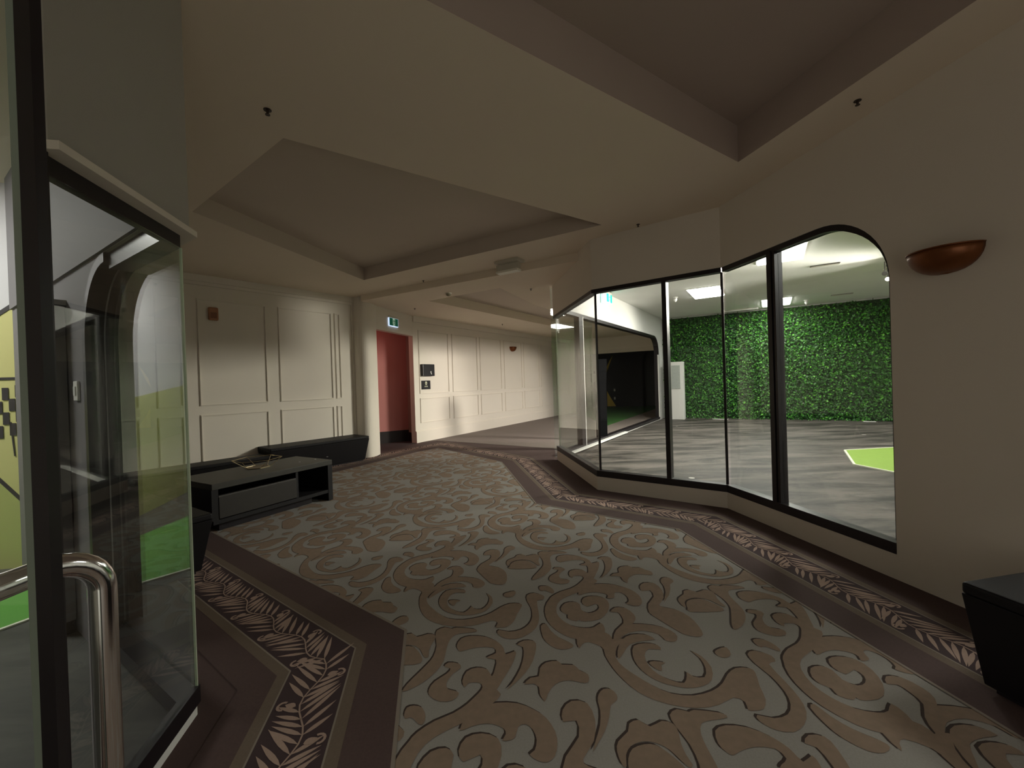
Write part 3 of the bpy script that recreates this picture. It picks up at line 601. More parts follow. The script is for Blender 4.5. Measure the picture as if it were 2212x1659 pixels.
# thin pale channel in the rounded frame
mb = MB(); i2 = [(ow - .055, 0.10)] + arc(ow - R2, 2.10 - R2, R2 - .055, 0, 90, 12)
ringstrip(mb, PL2, ii, i2, -0.03, -0.024, GREYP); mb.obj('frame_channel', parent=win, label='thin grey channel')
mb = MB(); mb.prism([l1(tM - .02, 0.015), l1(tM + .004, 0.015), l1(tM + .004, -.02), l1(tM - .02, -.02)], 0.05, 2.10, BLACKF); mb.obj('mullion', parent=win)
mb = MB(); PL1.rect(mb, 0.006, tM - .015, 0.125, 2.02, -0.006, 0.004, GLASSL); mb.obj('glass_pane', parent=win)
gl2 = [(0.006, 0.125), (ow - .04, 0.125)] + arc(ow - R2, 2.10 - R2, R2 - .04, 0, 78, 10) + [(0.006, 2.02)]
mb = MB(); PL2.plate(mb, gl2, [], -0.006, 0.004, GLASSL); mb.obj('glass_pane', parent=win)
mb = MB(); PL1.rect(mb, -0.001, 0.003, 0.125, 2.02, -0.004, 0.006, EDGE); mb.obj('glass_edge', parent=win, label='pale green glass edge')
# mural wall and the rest of the left room
PM = Plane(L2e, (-6.4, 3.0), 1)
if (Vector((-4, 0)) - PM.A).dot(PM.n) < 0: PM.n = -PM.n
mb = MB(); PM.rect(mb, -0.1, PM.L, 0, ZC, -0.1, 0, MURW); wm = mb.obj('wall_mural', kind='structure')
mb = MB(); PM.plate(mb, [(0, 0), (PM.L, 0), (PM.L, 1.2), (1.2, 1.35), (0.0, 2.24)], [], 0, 0.003, MURY)
PM.plate(mb, [(0, 0.0), (PM.L, 0.0), (PM.L, 1.5), (0.7, 1.28), (0.0, 0.42)], [], 0.003, 0.005, MURG)
def mline(a, b, w): 
    d = (V2(b) - V2(a)).normalized(); n = Vector((-d.y, d.x)) * w; a, b = V2(a), V2(b)
    PM.plate(mb, [tuple(a - n), tuple(b - n), tuple(b + n), tuple(a + n)], [], 0.004, 0.007, MURB)
mline((-0.02, 2.26), (1.2, 1.36), 0.016); mline((-0.02, 0.40), (0.7, 1.26), 0.014)
mb.obj('mural_colour_fields', parent=wm)
mb = MB()
# checkered flag corner on the wall: pole line and squares
for i in range(9):
    for j in range(4):
        if (i + j) % 2 == 0:
            t = 0.085 + i * 0.045; z = 1.50 - j * 0.10 - (0.01 * i if i < 3 else .03)
            PM.rect(mb, t, t + .043, z - .10, z, 0.006, 0.009, MURB)
PM.rect(mb, 0.08, 0.6, 1.545, 1.565, 0.006, 0.009, MURB)
PM.plate(mb, [(0.082, 1.5), (0.092, 1.5), (0.085, 1.0), (0.078, 1.0)], [], 0.006, 0.009, MURB)
PM.plate(mb, [(0.16, 1.2), (0.172, 1.2), (0.150, 0.92), (0.142, 0.92)], [], 0.006, 0.009, MURB)
mb.obj('checkered_flag_motif', parent=wm, label='black checkered flag motif')
wallseg('wall_left_room', (-6.4, 3.05), (-6.4, -1.8), 0, ZC, LWALL, side=1)
mb = MB(); mb.prism([(-2.98, 2.77), (-3.42, 1.80), (-4.6, 1.70), (-4.95, 2.66), (-4.25, 2.98), (-4.05, 3.3), (-3.85, 3.32)], 0.0052, 0.012, MATL)
gm = mb
d_ = (Vector((-3.42, 1.80)) - Vector((-2.98, 2.77))).normalized(); n_2 = Vector((-d_.y, d_.x)) * 0.012
a_, b_ = Vector((-2.98, 2.77)), Vector((-3.42, 1.80))
mo = gm.obj('floor_mat', label='dark green floor mat with a white edge inside the left glass room', category='mat')
mb = MB(); mb.prism([tuple(a_ - n_2), tuple(b_ - n_2), tuple(b_ + n_2), tuple(a_ + n_2)], 0.006, 0.016, MATE); mb.obj('edge_strip', parent=mo, label='white edge')
# grey cabinet and a switch in the left room
lc = PL2.p(1.64, 0, -0.145)
t = empty('locker', (lc[0], lc[1], 0), 'tall slim dark grey locker against the wall inside the left glass room', 'cabinet')
mb = MB(); mb.box(lc, PL2.d, PL2.n, 0.28, 0.04, 0.08, 1.93, GREYP); mb.obj('body', parent=t, bevel=.004)
mb = MB(); mb.box(lc, PL2.d, PL2.n, 0.29, 0.045, 1.93, 1.96, mat('locker_top', (0.35, .33, .33), .5)); mb.obj('top', parent=t)
mb = MB(); mb.box(lc, PL2.d, PL2.n, 0.27, 0.035, 0.005, 0.08, BLKP); mb.obj('plinth', parent=t)
for k in (-1, 1):
    mb = MB(); q = PL2.p(1.64 + k * .14, 0, -0.188); mb.box(q, PL2.d, PL2.n, 0.133, 0.003, 0.10, 1.90, GREYP); mb.obj('door', parent=t)
t = empty('wall_switch', PL2.p(1.17, 1.43, -0.10), 'small white switch on the grey wall inside the left glass room', 'switch')
mb = MB(); PL2.rect(mb, 1.13, 1.21, 1.37, 1.48, -0.112, -0.10, WHITEP); mb.obj('plate', parent=t, bevel=.003)
mb = MB(); PL2.rect(mb, 1.15, 1.19, 1.40, 1.45, -0.117, -0.112, WHITEP); mb.obj('rocker', parent=t)

# ------------------------------------------------------------------ door leaf with D handle (near left)
dl = empty('door_1', (-0.82, 0.47, 0), kind='structure')
mb = MB(); mb.box((-0.533, 0.47), (1, 0), (0, 1), 0.009, 0.006, 0.01, 2.9, BLACKF); mb.obj('stile', parent=dl)
mb = MB(); mb.box((-0.547, 0.47), (1, 0), (0, 1), 0.005, 0.005, 0.01, 2.9, mat('frosted_edge', (0.22, 0.27, 0.22), .4)); mb.obj('edge_seal', parent=dl, label='pale green edge seal')
mb = MB(); mb.box((-0.832, 0.47), (1, 0), (0, 1), 0.28, 0.004, 0.01, 2.9, GLASSL); mb.obj('glass_pane', parent=dl)
mb = MB(); mb.box((-1.13, 0.47), (1, 0), (0, 1), 0.022, 0.02, 0.01, 2.9, BLACKF); mb.obj('stile', parent=dl)
mb = MB()
hz = 1.165; hp = [(-0.655, 0.475, hz - .004), (-0.648, 0.53, hz - .002)]
for k in range(9):
    a = math.radians(90 * k / 8); hp.append((-0.640 + 0.035 * math.sin(a) * .6, 0.565 + 0.05 * math.sin(a), hz - 0.05 * (1 - math.cos(a))))
hp += [(-0.619, 0.615, hz - .12), (-0.619, 0.615, 0.35)]
for k in range(1, 9):
    a = math.radians(90 * k / 8); hp.append((-0.619 - 0.02 * math.sin(a), 0.615 - 0.05 * (1 - math.cos(a)), 0.35 - 0.05 * math.sin(a)))
hp.append((-0.655, 0.475, 0.30))
mb.tube(hp, 0.0165, CHROME, n=20); mb.obj('handle', parent=dl, smooth=True, label='chrome D-shaped pull handle')
mb = MB(); mb.tube([(-0.655, 0.476, hz - .004), (-0.655, 0.482, hz - .004)], 0.026, CHROME, n=20); mb.obj('handle_rose', parent=dl, smooth=False, label='chrome rose')

# ------------------------------------------------------------------ benches
def bench(name, label, corner_pts, z, taper=0.07, group=None):
    c = sum((V2(p) for p in corner_pts), Vector((0, 0))) / 4
    t = empty(name, (c.x, c.y, 0), label, 'bench', group)
    u = (V2(corner_pts[1]) - V2(corner_pts[0])); v = (V2(corner_pts[3]) - V2(corner_pts[0]))
    mb = MB(); mb.box(c, u, v, u.length / 2, v.length / 2, 0.03, z - 0.05, BENCH, taper=taper * (z - .05) / z); mb.obj('base', parent=t, bevel=0.004)
    mb = MB(); mb.box(c, u, v, u.length / 2, v.length / 2, z - 0.05, z, BENCH); mb.obj('seat', parent=t, bevel=0.012)
    mb = MB(); mb.box(c, u, v, u.length / 2 - taper - .02, v.length / 2 - taper - .02, 0.0045, 0.03, BLKP); mb.obj('foot', parent=t)
    return t
G = Vector((0.53, 0.848)); B_ = Vector((0.848, -0.53))
def rectpts(c, u, v, lu, lv): c = V2(c); u = u.normalized(); v = v.normalized(); return [tuple(c), tuple(c + u * lu), tuple(c + u * lu + v * lv), tuple(c + v * lv)]
# far bench by the doorway: front right corner (-2.69, 8.09) top
u = -Ad; v = Vector((-Ad.y, Ad.x))
bench('wall_bench', 'black tapered bench against the panelled wall beside the doorway, tallest and farthest', rectpts((-2.72, 7.80), u, v, 1.72, 0.52), 0.465, group='black benches')
bench('wall_bench', 'long low black bench along the panelled wall behind the coffee table', rectpts((-3.768, 6.405), u, v, 2.60, 0.42), 0.37, group='black benches')
bench('wall_bench', 'black bench against the left glass corner, partly seen through its pane', rectpts((-2.34, 3.19), L2d, Vector((-0.5407, -0.8412)), 1.7, 0.50), 0.46, group='black benches')
bench('wall_bench', 'black tapered bench at the right wall under the near corner of the photo', rectpts((1.944, 1.816), F3d, Vector((0.9822, 0.1878)), 1.6, 0.70), 0.46, taper=0.05, group='black benches')

# ------------------------------------------------------------------ coffee table
cu = Vector((0.486, 0.874)).normalized(); cv = Vector((-cu.y, cu.x)); c0 = V2((-2.92, 3.98)); LT, DT = 1.34, 0.72
def tp(a, b): q = c0 + cu * a + cv * b; return (q.x, q.y)
tc_ = tp(LT / 2, DT / 2)
t = empty('coffee_table', (tc_[0], tc_[1], 0), 'black coffee table with an open cubby and drawer, in front of the benches', 'coffee table')
mb = MB(); mb.box(tc_, cu, cv, LT / 2, DT / 2, 0.44, 0.50, TABLE); mb.obj('tabletop', parent=t, bevel=.004)
mb = MB(); mb.box(tp(LT / 2, DT / 2), cu, cv, LT / 2 - .01, DT / 2 - .01, 0.10, 0.14, TABLED); mb.obj('bottom_shelf', parent=t)
mb = MB(); mb.box(tp(0.03, DT / 2), cu, cv, 0.03, DT / 2 - .01, 0.14, 0.44, TABLED); mb.obj('side_panel', parent=t)
mb = MB(); mb.box(tp(LT - 0.03, DT / 2), cu, cv, 0.03, DT / 2 - .005, 0.0045, 0.44, TABLED); mb.obj('side_panel', parent=t)
mb = MB(); mb.box(tp(LT * .66, DT / 2), cu, cv, 0.015, DT / 2 - .02, 0.14, 0.44, TABLED); mb.obj('divider', parent=t)
mb = MB(); mb.box(tp(LT / 2, DT - .03), cu, cv, LT / 2 - .06, 0.01, 0.14, 0.44, TABLED); mb.obj('back_panel', parent=t)
mb = MB(); mb.box(tp(LT / 2 - .05, DT / 2), cu, cv, LT / 2 - .16, DT / 2 - .12, 0.0045, 0.10, BLKP); mb.obj('plinth', parent=t)
mb = MB(); mb.box(tp(0.06 + (LT * .66 - .075) / 2, 0.016), cu, cv, (LT * .66 - .08) / 2, 0.012, 0.15, 0.36, DRAWER); mb.box(tp(0.06 + (LT * .66 - .075) / 2, 0.03), cu, cv, (LT * .66 - .08) / 2, 0.02, 0.355, 0.372, mat('drawer_lip', (.06, .055, .05), .4)); mb.obj('drawer', parent=t, bevel=.002)
# wire bowl
bc = Vector((-2.98, 4.80, 0.5)); 
t = empty('wire_bowl', tuple(bc), 'geometric gold wire bowl standing on the coffee table', 'bowl')
def ring(r, z, n, ph=0, ex=1.0): return [(bc.x + cu.x * r * math.cos(ph + 2 * math.pi * i / n) * ex + cv.x * r * math.sin(ph + 2 * math.pi * i / n), bc.y + cu.y * r * math.cos(ph + 2 * math.pi * i / n) * ex + cv.y * r * math.sin(ph + 2 * math.pi * i / n), z) for i in range(n)]
lo, hi = ring(0.13, 0.505, 6, .2), ring(0.25, 0.60, 6, .45)
mb = MB(); mb.tube(lo, 0.003, GOLD, n=6, closed=True); mb.obj('base_ring', parent=t)
mb = MB(); mb.tube(hi, 0.0035, GOLD, n=6, closed=True); mb.obj('rim_ring', parent=t)
for i in range(6):
    mb = MB(); mb.tube([lo[i], hi[i]], 0.003, GOLD, n=6); mb.obj('strut', parent=t)
mb = MB(); mb.prism([(p[0], p[1]) for p in ring(0.125, 0, 6, .2)], 0.5005, 0.503, mat('bowl_base', (.16, .11, .06), .5)); mb.obj('base_plate', parent=t)
for i, (x, y, wd) in enumerate(((-2.62, 5.05, 'left'), (-2.50, 5.20, 'middle'), (-2.42, 5.36, 'right'))):
    mb = MB(); mb.box((x, y), (1, .3), (-.3, 1), .009, .006, 0.5, 0.504, WHITEP); mb.obj('paper_scrap', label='tiny white scrap on the coffee table top, %s of three' % wd, category='litter', group='scraps on the coffee table')

# ------------------------------------------------------------------ sconces
def sconce(P, t0, z, r, label, hgt, dep):
    o = empty('wall_sconce', P.p(t0, z, 0), label, 'wall lamp', 'half-bowl sconces')
    mb = MB(); n, k = 24, 8
    vs = []; 
    for j in range(k + 1):
        ph = math.pi / 2 * j / k; rr = math.cos(ph) ** 0.8 if j < k else 0; zz = -hgt * math.sin(ph)
        for i in range(n + 1):
            a = math.pi * i / n; vs.append(P.p(t0 - r * rr * math.cos(a), z + zz, 0.004 + dep * rr * math.sin(a)))
    fs = [(j * (n + 1) + i, j * (n + 1) + i + 1, (j + 1) * (n + 1) + i + 1, (j + 1) * (n + 1) + i) for j in range(k) for i in range(n)]
    mb.mesh(vs, fs, SCON); b = mb.obj('bowl', parent=o, smooth=True)
    s = b.modifiers.new('thick', 'SOLIDIFY'); s.thickness = 0.006
    mb = MB(); mb.tube([P.p(t0 - r * math.cos(math.pi * i / n), z + .001, 0.006 + dep * math.sin(math.pi * i / n)) for i in range(n + 1)], 0.004, SCON, n=8); mb.obj('rim', parent=o, smooth=True)
    mb = MB(); P.rect(mb, t0 - .05, t0 + .05, z - .09, z - .01, 0, 0.02, OFFW); mb.obj('back_plate', parent=o)
    mb = MB(); c = Vector(P.p(t0, z - .03, dep * .45)); mb.tube([c, c + Vector((0, 0, .02)), c + Vector((0, 0, .04))], [.012, .018, .008], WHITEP, n=10); mb.obj('bulb', parent=o, smooth=True)
sconce(PF3, 1.93, 2.085, 0.175, 'large amber half-bowl sconce on the right wall beside the window', 0.135, 0.17)
sconce(PB, tB(0.04, 13.62), 2.53, 0.16, 'small copper half-bowl sconce on the far panelled wall', 0.15, 0.14)

# ------------------------------------------------------------------ exit signs
def man(mbx, P, t, z, s, off, m, sg=1):
    def pl(pts): P.plate(mbx, [(t + sg * x * s, z + y * s) for x, y in pts], [], off, off + .002, m)
    pl([(0.10 + .07 * math.cos(a), 0.40 + .07 * math.sin(a)) for a in [2 * math.pi * k / 10 for k in range(10)]])
    pl([(-0.06, 0.30), (0.08, 0.32), (0.05, -0.02), (-0.09, -0.02)])
    pl([(0.06, 0.30), (0.28, 0.12), (0.25, 0.07), (0.04, 0.2)]); pl([(-0.06, 0.30), (-0.26, 0.16), (-0.24, 0.09), (-0.04, 0.2)])
    pl([(0.05, 0.0), (0.22, -0.22), (0.18, -0.45), (0.11, -0.44), (0.13, -0.22), (-0.05, -0.05)]); pl([(-0.09, 0.02), (-0.12, -0.22), (-0.38, -0.36), (-0.34, -0.43), (-0.04, -0.26), (0.02, 0.0)])
def exit_sign(P, t0, z0, wd, ht, dp, label, green, white, edge, off=0.0, depth_n=None):
    o = empty('exit_sign', P.p(t0, z0, off), label, 'exit sign')
    mb = MB(); P.rect(mb, t0 - wd / 2, t0 + wd / 2, z0 - ht / 2, z0 + ht / 2, off + .01, off + dp, edge); mb.obj('housing', parent=o)
    mb = MB(); P.rect(mb, t0 - wd / 2 + .012, t0 + wd / 2 - .012, z0 - ht / 2 + .014, z0 + ht / 2 - .004, off + dp, off + dp + .004, green); mb.obj('legend_panel', parent=o, label='green legend panel')
    mb = MB(); P.rect(mb, t0 - ht * .24, t0 + ht * .24, z0 - ht / 2 + .016, z0 + ht / 2 - .006, off + dp + .004, off + dp + .006, white); mb.obj('doorway_symbol', parent=o, label='white doorway symbol')
    mb = MB(); man(mb, P, t0, z0, ht * .85, off + dp + .006, green); mb.obj('running_man', parent=o, label='green running man')
    mb = MB(); P.rect(mb, t0 - wd / 2, t0 + wd / 2, z0 + ht / 2, z0 + ht / 2 + .045, off, off + dp, OFFW); mb.obj('bracket', parent=o)
exit_sign(PD, 0.62, 2.77, 0.36, 0.18, 0.03, 'green running-man exit sign above the red doorway', SIGNG, SIGNW2, SIGNW)
# sign in the glass room stands out from the partition wall
pk0 = PK.p(kt(2.06, 9.32), 0, 0); PX = Plane((pk0[0], pk0[1]), (pk0[0] + PK.n.x, pk0[1] + PK.n.y), 1)
PX = Plane((pk0[0] + PK.n.x * .0, pk0[1]), (pk0[0] + PK.d.x, pk0[1] + PK.d.y), 1); PX.n = PK.n
exit_sign(PX, 0.10, 3.19, 0.36, 0.20, 0.14, 'bright cyan-green exit sign on the white partition inside the glass room', SIGNC, SIGNW3, SIGNW3)

# ------------------------------------------------------------------ wall fittings
t = empty('wall_box', PB.p(tB(-2.10, 10.25), 1.73, 0), 'black square box on the far wall above the small notice', 'box')
a, b = tB(-2.217, 10.074), tB(-1.996, 10.422)
mb = MB(); PB.rect(mb, a, b, 1.60, 1.89, 0.0, 0.09, BLKP); mb.obj('housing', parent=t, bevel=.012)
mb = MB(); PB.plate(mb, [(b - .16, 1.70), (b - .13, 1.64), (b - .11, 1.645), (b - .13, 1.68), (b - .125, 1.71), (b - .14, 1.72)], [], 0.09, 0.093, WHITEP); mb.obj('white_mark', parent=t, label='small white crescent mark')
t = empty('wall_notice', PB.p(tB(-2.13, 10.2), 1.38, 0), 'small black notice with a pale face symbol on the far wall', 'sign')
a, b = tB(-2.205, 10.09), tB(-2.045, 10.345)
mb = MB(); PB.rect(mb, a, b, 1.275, 1.49, 0.0, 0.012, BLKP); mb.obj('plate', parent=t)
NOT = mat('notice_pale', (.62, .62, .45), .5)
cx = (a + b) / 2
mb = MB(); PB.plate(mb, [(cx + .035 * math.cos(k * .524), 1.425 + .048 * math.sin(k * .524)) for k in range(12)], [], .012, .014, NOT); PB.rect(mb, cx - .02, cx + .02, 1.405, 1.418, .014, .015, BLKP); mb.obj('face_symbol', parent=t, label='pale face symbol')
mb = MB()
for i in range(5): PB.rect(mb, cx - .055 + i * .023, cx - .038 + i * .023, 1.335, 1.358, .012, .014, NOT)
PB.rect(mb, cx - .075, cx + .075, 1.308, 1.313, .012, .013, GREYP); mb.obj('caption', parent=t, label='pale caption line')
tb = tA(-4.56, 6.37)
t = empty('wall_chime', PA.p(tb, 2.57, 0), 'small orange-brown box high on the panelled wall', 'box')
mb = MB(); PA.rect(mb, tb - .065, tb + .065, 2.48, 2.68, 0, 0.05, ORANGE); mb.obj('housing', parent=t, bevel=.02)
mb = MB(); PA.rect(mb, tb - .04, tb + .04, 2.51, 2.60, 0.05, 0.054, mat('chime_grille', (.25, .11, .06), .6)); mb.obj('grille', parent=t)

# ------------------------------------------------------------------ ceiling fittings
def sprinkler(x, y, z, label, s=1.0, m=DARKM):
    o = empty('sprinkler_head', (x, y, z), label, 'sprinkler', 'sprinkler heads')
    mb = MB(); mb.tube([(x, y, z), (x, y, z - .006 * s)], 0.035 * s, m, n=16); mb.obj('escutcheon', parent=o)
    mb = MB(); mb.tube([(x, y, z - .006), (x, y, z - .03 * s), (x, y, z - .045 * s)], [0.014 * s, .012 * s, .006 * s], m, n=10); mb.tube([(x, y, z - .045 * s), (x, y, z - .05 * s)], 0.022 * s, m, n=12); mb.obj('deflector', parent=o)
for (x, y, z, s, lb) in ((-1.476, 2.606, ZC, 1.2, 'dark sprinkler head at upper left, nearest before the small tray'), (2.30, 2.70, ZC, 1.1, 'dark sprinkler head at upper right near the large tray'), (1.50, 4.75, ZC, 1.0, 'dark sprinkler head above the angled glass window'),
        (-1.44, 7.0, ZC, 1.0, 'small sprinkler head beyond the far tray corner, left of the exit fitting'), (0.392, 7.40, ZL, 1.1, 'small sprinkler head before the far tray, right side'), (-2.04, 8.93, ZL, 1.1, 'small sprinkler head above the doorway wall'), (-0.221, 11.79, ZL, 1.2, 'small sprinkler head above the far panelled wall')):
    sprinkler(x, y, z, lb, s * 0.55)
o = empty('smoke_detector', (-1.097, 7.53, ZL), 'round smoke detector on the ceiling before the far tray', 'smoke detector')
mb = MB(); x, y = -1.097, 7.53; mb.tube([(x, y, ZL), (x, y, ZL - .015)], .055, OFFW, n=18); mb.obj('base', parent=o)
mb = MB(); mb.tube([(x, y, ZL - .015), (x, y, ZL - .04), (x, y, ZL - .055)], [.05, .045, .02], mat('detector_dark', (.25, .22, .15), .6), n=18); mb.obj('sensor_head', parent=o)
ex, ey = 0.02, 6.02; du = Vector((0.84, -0.54)).normalized(); dv = Vector((0.54, 0.84)).normalized()
o = empty('emergency_light', (ex, ey, ZC), 'white emergency light box under the ceiling beyond the tray', 'emergency light')
mb = MB(); mb.box((ex, ey), du, dv, .20, .10, ZC - .035, ZC, OFFW); mb.obj('mounting_plate', parent=o, bevel=.004)
mb = MB(); mb.box((ex - .02, ey + .04), du, dv, .19, .035, ZC - .13, ZC - .035, OFFW); mb.obj('housing', parent=o, bevel=.004)
mb = MB(); mb.box((ex - .02, ey + .04), du, dv, .185, .06, ZC - .16, ZC - .13, mat('diffuser_white', (.85, .84, .74), .5)); mb.obj('diffuser', parent=o, bevel=.003)

def light_panel(x, y, label, m=PANEL, z=ZG, hw=.32, hl=.62, d=G):
    o = empty('light_panel', (x, y, z), label, 'ceiling light', 'glass room light panels' if m is PANEL else None)
    e = Vector((d.y, -d.x))
    mb = MB(); mb.box((x, y), e, d, hw, hl, z - .028, z - .001, m); mb.obj('diffuser', parent=o, weld=True)
    mb = MB()
    for sx_ in (-1, 1):
        c = V2((x, y)) + e * sx_ * (hw + .012); mb.box(c, e, d, .012, hl + .024, z - .016, z, WHITEP)
        c = V2((x, y)) + d * sx_ * (hl + .012); mb.box(c, e, d, hw, .012, z - .016, z, WHITEP)
    mb.obj('frame', parent=o)
light_panel(4.62, 9.73, 'bright square ceiling panel seen through the middle window pane')
light_panel(7.30, 11.35, 'bright ceiling panel behind the right mullion nearest the leaf wall')
light_panel(4.39, 6.70, 'bright ceiling panel nearest the window, top of the rounded pane')
light_panel(8.9, 6.9, 'bright ceiling panel hidden behind the right wall, deeper in the glass room')
light_panel(5.3, 2.2, 'bright ceiling panel hidden behind the right wall, near side of the glass room')
light_panel(-4.9, 2.1, 'ceiling panel lighting the mural of the left glass room', m=PANELL, z=ZC, hw=.3, hl=.6)
# slim strip, vents
o = empty('strip_light', (6.9, 12.45, ZG), 'slim white strip fitting along the glass room ceiling before the leaf wall', 'ceiling light')
mb = MB(); mb.box((6.9, 12.45), (.85, -.52), (.52, .85), .48, .05, ZG - .05, ZG - .02, WHITEP); mb.obj('diffuser', parent=o, bevel=.004)
mb = MB(); mb.box((6.9, 12.45), (.85, -.52), (.52, .85), .50, .03, ZG - .02, ZG, OFFW); mb.obj('base', parent=o)
def vent(x, y, label, hw, hl):
    o = empty('ceiling_vent', (x, y, ZG), label, 'vent', 'glass room ceiling vents')
    mb = MB(); mb.box((x, y), (.85, -.52), (.52, .85), hw, hl, ZG - .010, ZG, GREYP); mb.obj('frame', parent=o)
    for k in range(3):
        c = V2((x, y)) + Vector((.52, .85)) * (k - 1) * hl * .55; mb = MB(); mb.box(c, (.85, -.52), (.52, .85), hw * .95, .008, ZG - .018, ZG - .010, OFFW); mb.obj('slat', parent=o)
vent(5.78, 7.58, 'grey slot vent on the glass room ceiling above the leaf wall, nearer one', .22, .05)
vent(8.46, 10.55, 'short dark slot vent on the glass room ceiling, farther one', .22, .06)
for (x, y, lb) in ((4.10, 10.25, 'white ceiling sensor left of the square light panel'), (8.05, 11.25, 'white ceiling sensor right of the far light panel')):
    o = empty('ceiling_sensor', (x, y, ZG), lb, 'sensor', 'white ceiling sensors')
    mb = MB(); mb.tube([(x, y, ZG), (x, y, ZG - .02)], .06, WHITEP, n=16); mb.obj('base', parent=o)
    mb = MB(); mb.tube([(x, y, ZG - .02), (x, y, ZG - .08), (x, y, ZG - .12)], [.045, .04, .01], WHITEP, n=16); mb.obj('dome', parent=o, smooth=True)
# track spotlights at the window edge
o = empty('track_spotlight', (6.85, 7.5, ZG), 'track spotlights with one glaring lamp at the right edge of the window', 'spotlight')
mb = MB(); mb.box((6.95, 7.5), (.53, .85), (.85, -.53), .7, .018, ZG - .03, ZG, OFFW); mb.obj('track', parent=o)
for i, (x, y, z, lit) in enumerate(((6.83, 7.48, 3.03, True), (6.66, 7.35, 3.10, False), (6.60, 7.2, 3.21, False))):
    mb = MB(); c = Vector((x, y, z)); d = Vector((-.68, -.68, -.25)).normalized(); mb.tube([c - d * .10, c - d * .09, c], [.02, .035, .038], GREYP, n=16); mb.tube([(x, y, z), (x - d.x * .05, y - d.y * .05, ZG - .03)], .007, GREYP, n=8); hd = mb.obj('lamp_head', parent=o)
    mb = MB(); mb.tube([c + d * .001, c + d * .006], .032, LAMPW if lit else GREYP, n=16); mb.obj('lens', parent=hd)

# ------------------------------------------------------------------ glass room floor things
mp = [(5.75, 7.2), (6.9, 7.33), (8.2, 6.6), (8.3, 5.4), (7.4, 4.2), (6.2, 4.0), (5.25, 4.6), (5.0, 6.09)]
t = empty('play_mat', (6.6, 5.8, 0), 'lime green angular floor mat on the dark concrete of the glass room', 'mat')
mb = MB(); mb.prism(mp, 0.005, 0.022, MATG); mb.obj('mat_top', parent=t)
mb = MB()
for i in range(len(mp)):
    a, b = V2(mp[i]), V2(mp[(i + 1) % len(mp)]); d = (b - a).normalized(); n = Vector((-d.y, d.x)) * 0.014
    mb.prism([tuple(a - n), tuple(b - n), tuple(b + n), tuple(a + n)], 0.006, 0.026, MATE)
mb.obj('edging', parent=t, label='pale edging')
# white cabinet with mesh door at the hedge
cx_, cy_ = 5.35, 13.45
t = empty('air_conditioner', (cx_, cy_, 0), 'tall white cabinet with a mesh front standing at the leaf wall', 'cabinet')
mb = MB(); mb.box((cx_, cy_), (.866, -.5), (.5, .866), .22, .16, 0.005, 1.86, WHITEP); mb.obj('body', parent=t, bevel=.01)
mb = MB(); mb.box((cx_ - .085, cy_ - .147), (.866, -.5), (.5, .866), .13, .01, 1.0, 1.75, mat('grille_grey', (.42, .45, .42), .6, noise=.4, nscale=60)); mb.obj('grille', parent=t)
for (tt, zz) in ((0.0, 0), (1.0, 1), (2.4, 2)):
    q = PLW.p(1.7 + tt * 1.5, 0, 0.28)
    mb = MB(); mb.box(q, (.8, -.6), (.6, .8), .22 if zz == 0 else .13, .03, 0.005, 0.02, WHITEP)
    mb.obj('debris_strip', label='white strip lying on the floor at the leaf wall foot, %s' % ['leftmost', 'middle', 'rightmost'][zz], category='litter', group='white strips at the leaf wall foot')

# ------------------------------------------------------------------ far corridor
mb = MB(); mb.prism([(2.747, 12.2), (7.0, 19.4), (6.9, 19.9), (2.6, 20.45), (2.75, 17.0)], 0.005, 0.012, TURF)
mb.obj('turf_mat', label='dark green turf strip on the corridor floor before the black wall', category='turf')
mb = MB()
def far_t(px): 
    u = (px - 1106) / 895; A = V2(PF.A); return (u * A.y - A.x) / (PF.d.x - u * PF.d.y)
c_t = far_t(1260) ; rad = 1.2
def disc_arc(t_c, z_c, r, w, a0, a1):
    o = arc(t_c, z_c, r, a0, a1, 16); n = len(o); i_ = []
    for k in range(n):
        ww = w * math.sin(math.pi * k / (n - 1)); a = math.radians(a0 + (a1 - a0) * k / (n - 1)); i_.append((t_c + (r - ww) * math.cos(a), z_c + (r - ww) * math.sin(a)))
    return o + list(reversed(i_))
tt = far_t(1313)
PF.plate(mb, [(tt - .10, 1.62), (tt - .04, 1.95), (tt + .10, 2.25), (tt + .26, 2.50), (tt + .12, 2.12), (tt + .02, 1.85)], [], .0, .01, YEL)
mb.obj('wall_graphic', label='yellow curved stroke painted high on the black far wall', category='graphic')
mb = MB(); PF.plate(mb, [(tt - .05, 0.78), (tt + .06, 0.55), (tt + .36, 0.03), (tt - .05, 0.03)], [], .0, .01, YEL)
mb.obj('wall_graphic', label='yellow wedge painted low on the black far wall', category='graphic')
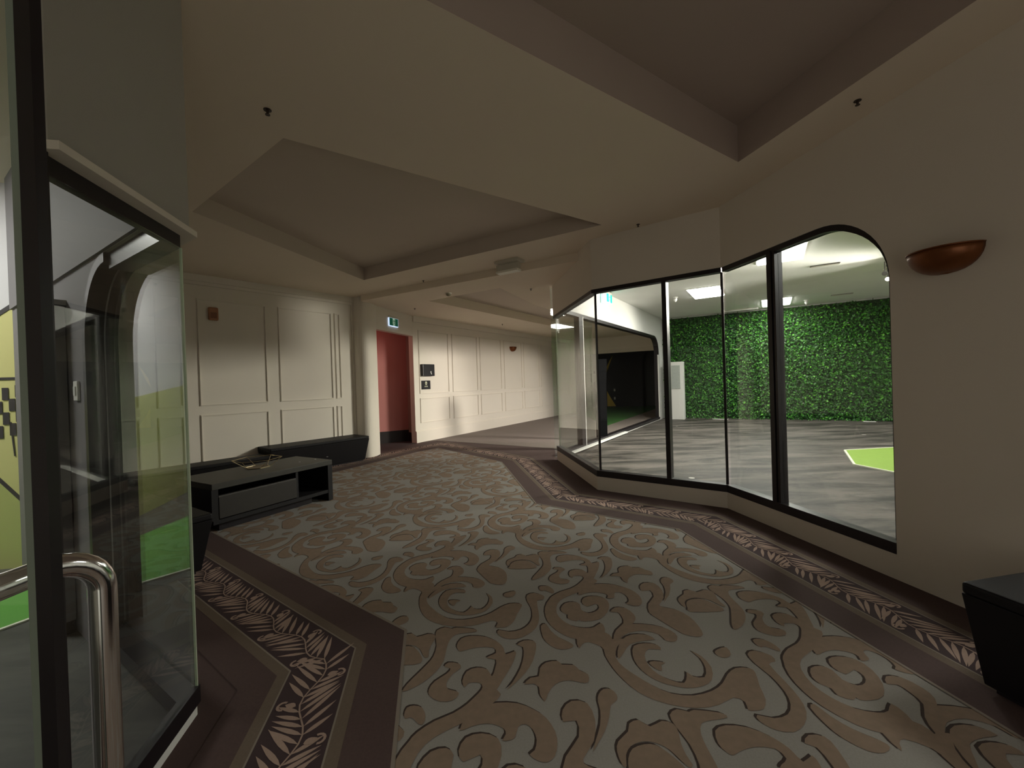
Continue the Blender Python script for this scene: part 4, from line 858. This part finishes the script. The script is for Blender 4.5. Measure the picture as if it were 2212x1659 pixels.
for k, z in enumerate((.42, .82)):
    mb = MB(); PF.rect(mb, far_t(1327) - .04, far_t(1327) + .04, z - .06, z + .06, 0, .02, OFFW); mb.obj('wall_socket', label=('lower' if k == 0 else 'upper') + ' small pale socket on the black far wall', category='socket', group='pale sockets')
# black display column seen behind the partition glass
px_, py_ = 1.98, 9.42
t = empty('display_column', (px_, py_, 0), 'black column with a ragged head standing in the corridor beyond the partition glass', 'column')
COLM = mat('column_black', (0.006, 0.006, 0.007), 0.9, spec=0.1)
mb = MB(); mb.box((px_ + .03, py_), (1, 0), (0, 1), .115, .06, 0.005, 1.33, COLM); mb.obj('shaft', parent=t)
mb = MB(); mb.box((px_ - .01, py_), (1, 0), (0, 1), .165, .07, 1.33, 1.52, COLM); mb.obj('lower_block', parent=t)
mb = MB(); mb.box((px_ + .03, py_), (1, 0), (0, 1), .13, .06, 1.52, 1.57, COLM); mb.box((px_ - .03, py_), (1, 0), (0, 1), .20, .07, 1.57, 1.84, COLM); mb.obj('upper_block', parent=t)

# ------------------------------------------------------------------ lamps of the place
def area(name, loc, rot, sx, sy, e, col):
    L = bpy.data.lights.new(name, 'AREA'); L.shape = 'RECTANGLE'; L.size = sx; L.size_y = sy; L.energy = e; L.color = col
    o = bpy.data.objects.new(name, L); COL.objects.link(o); o.location = loc; o.rotation_euler = rot; return o
# dim red lamp on the ceiling of the passage behind the doorway
area('passage_lamp', (-3.7, 9.2, 2.98), (0, 0, 0), .3, .3, 5.0, (1.0, 0.45, 0.40))
# beams of the track spotlights, aimed out of the glass room towards the hall
def spot(loc, to, e, ang, col, rad):
    L = bpy.data.lights.new('track_spot_beam', 'SPOT'); L.energy = e; L.spot_size = math.radians(ang); L.spot_blend = 0.5; L.color = col; L.shadow_soft_size = rad
    o = bpy.data.objects.new('track_spot_beam', L); COL.objects.link(o); o.location = loc
    o.rotation_euler = (Vector(to) - Vector(loc)).to_track_quat('-Z', 'Y').to_euler()
spot((6.76, 7.40, 3.01), (-0.7, 11.8, 0.9), SPOT_E * 1.15, 58, (1.0, 0.93, 0.83), 0.50)
spot((6.55, 7.18, 3.19), (-3.3, 7.2, 0.7), SPOT_E * 1.55, 66, (1.0, 0.93, 0.83), 0.45)
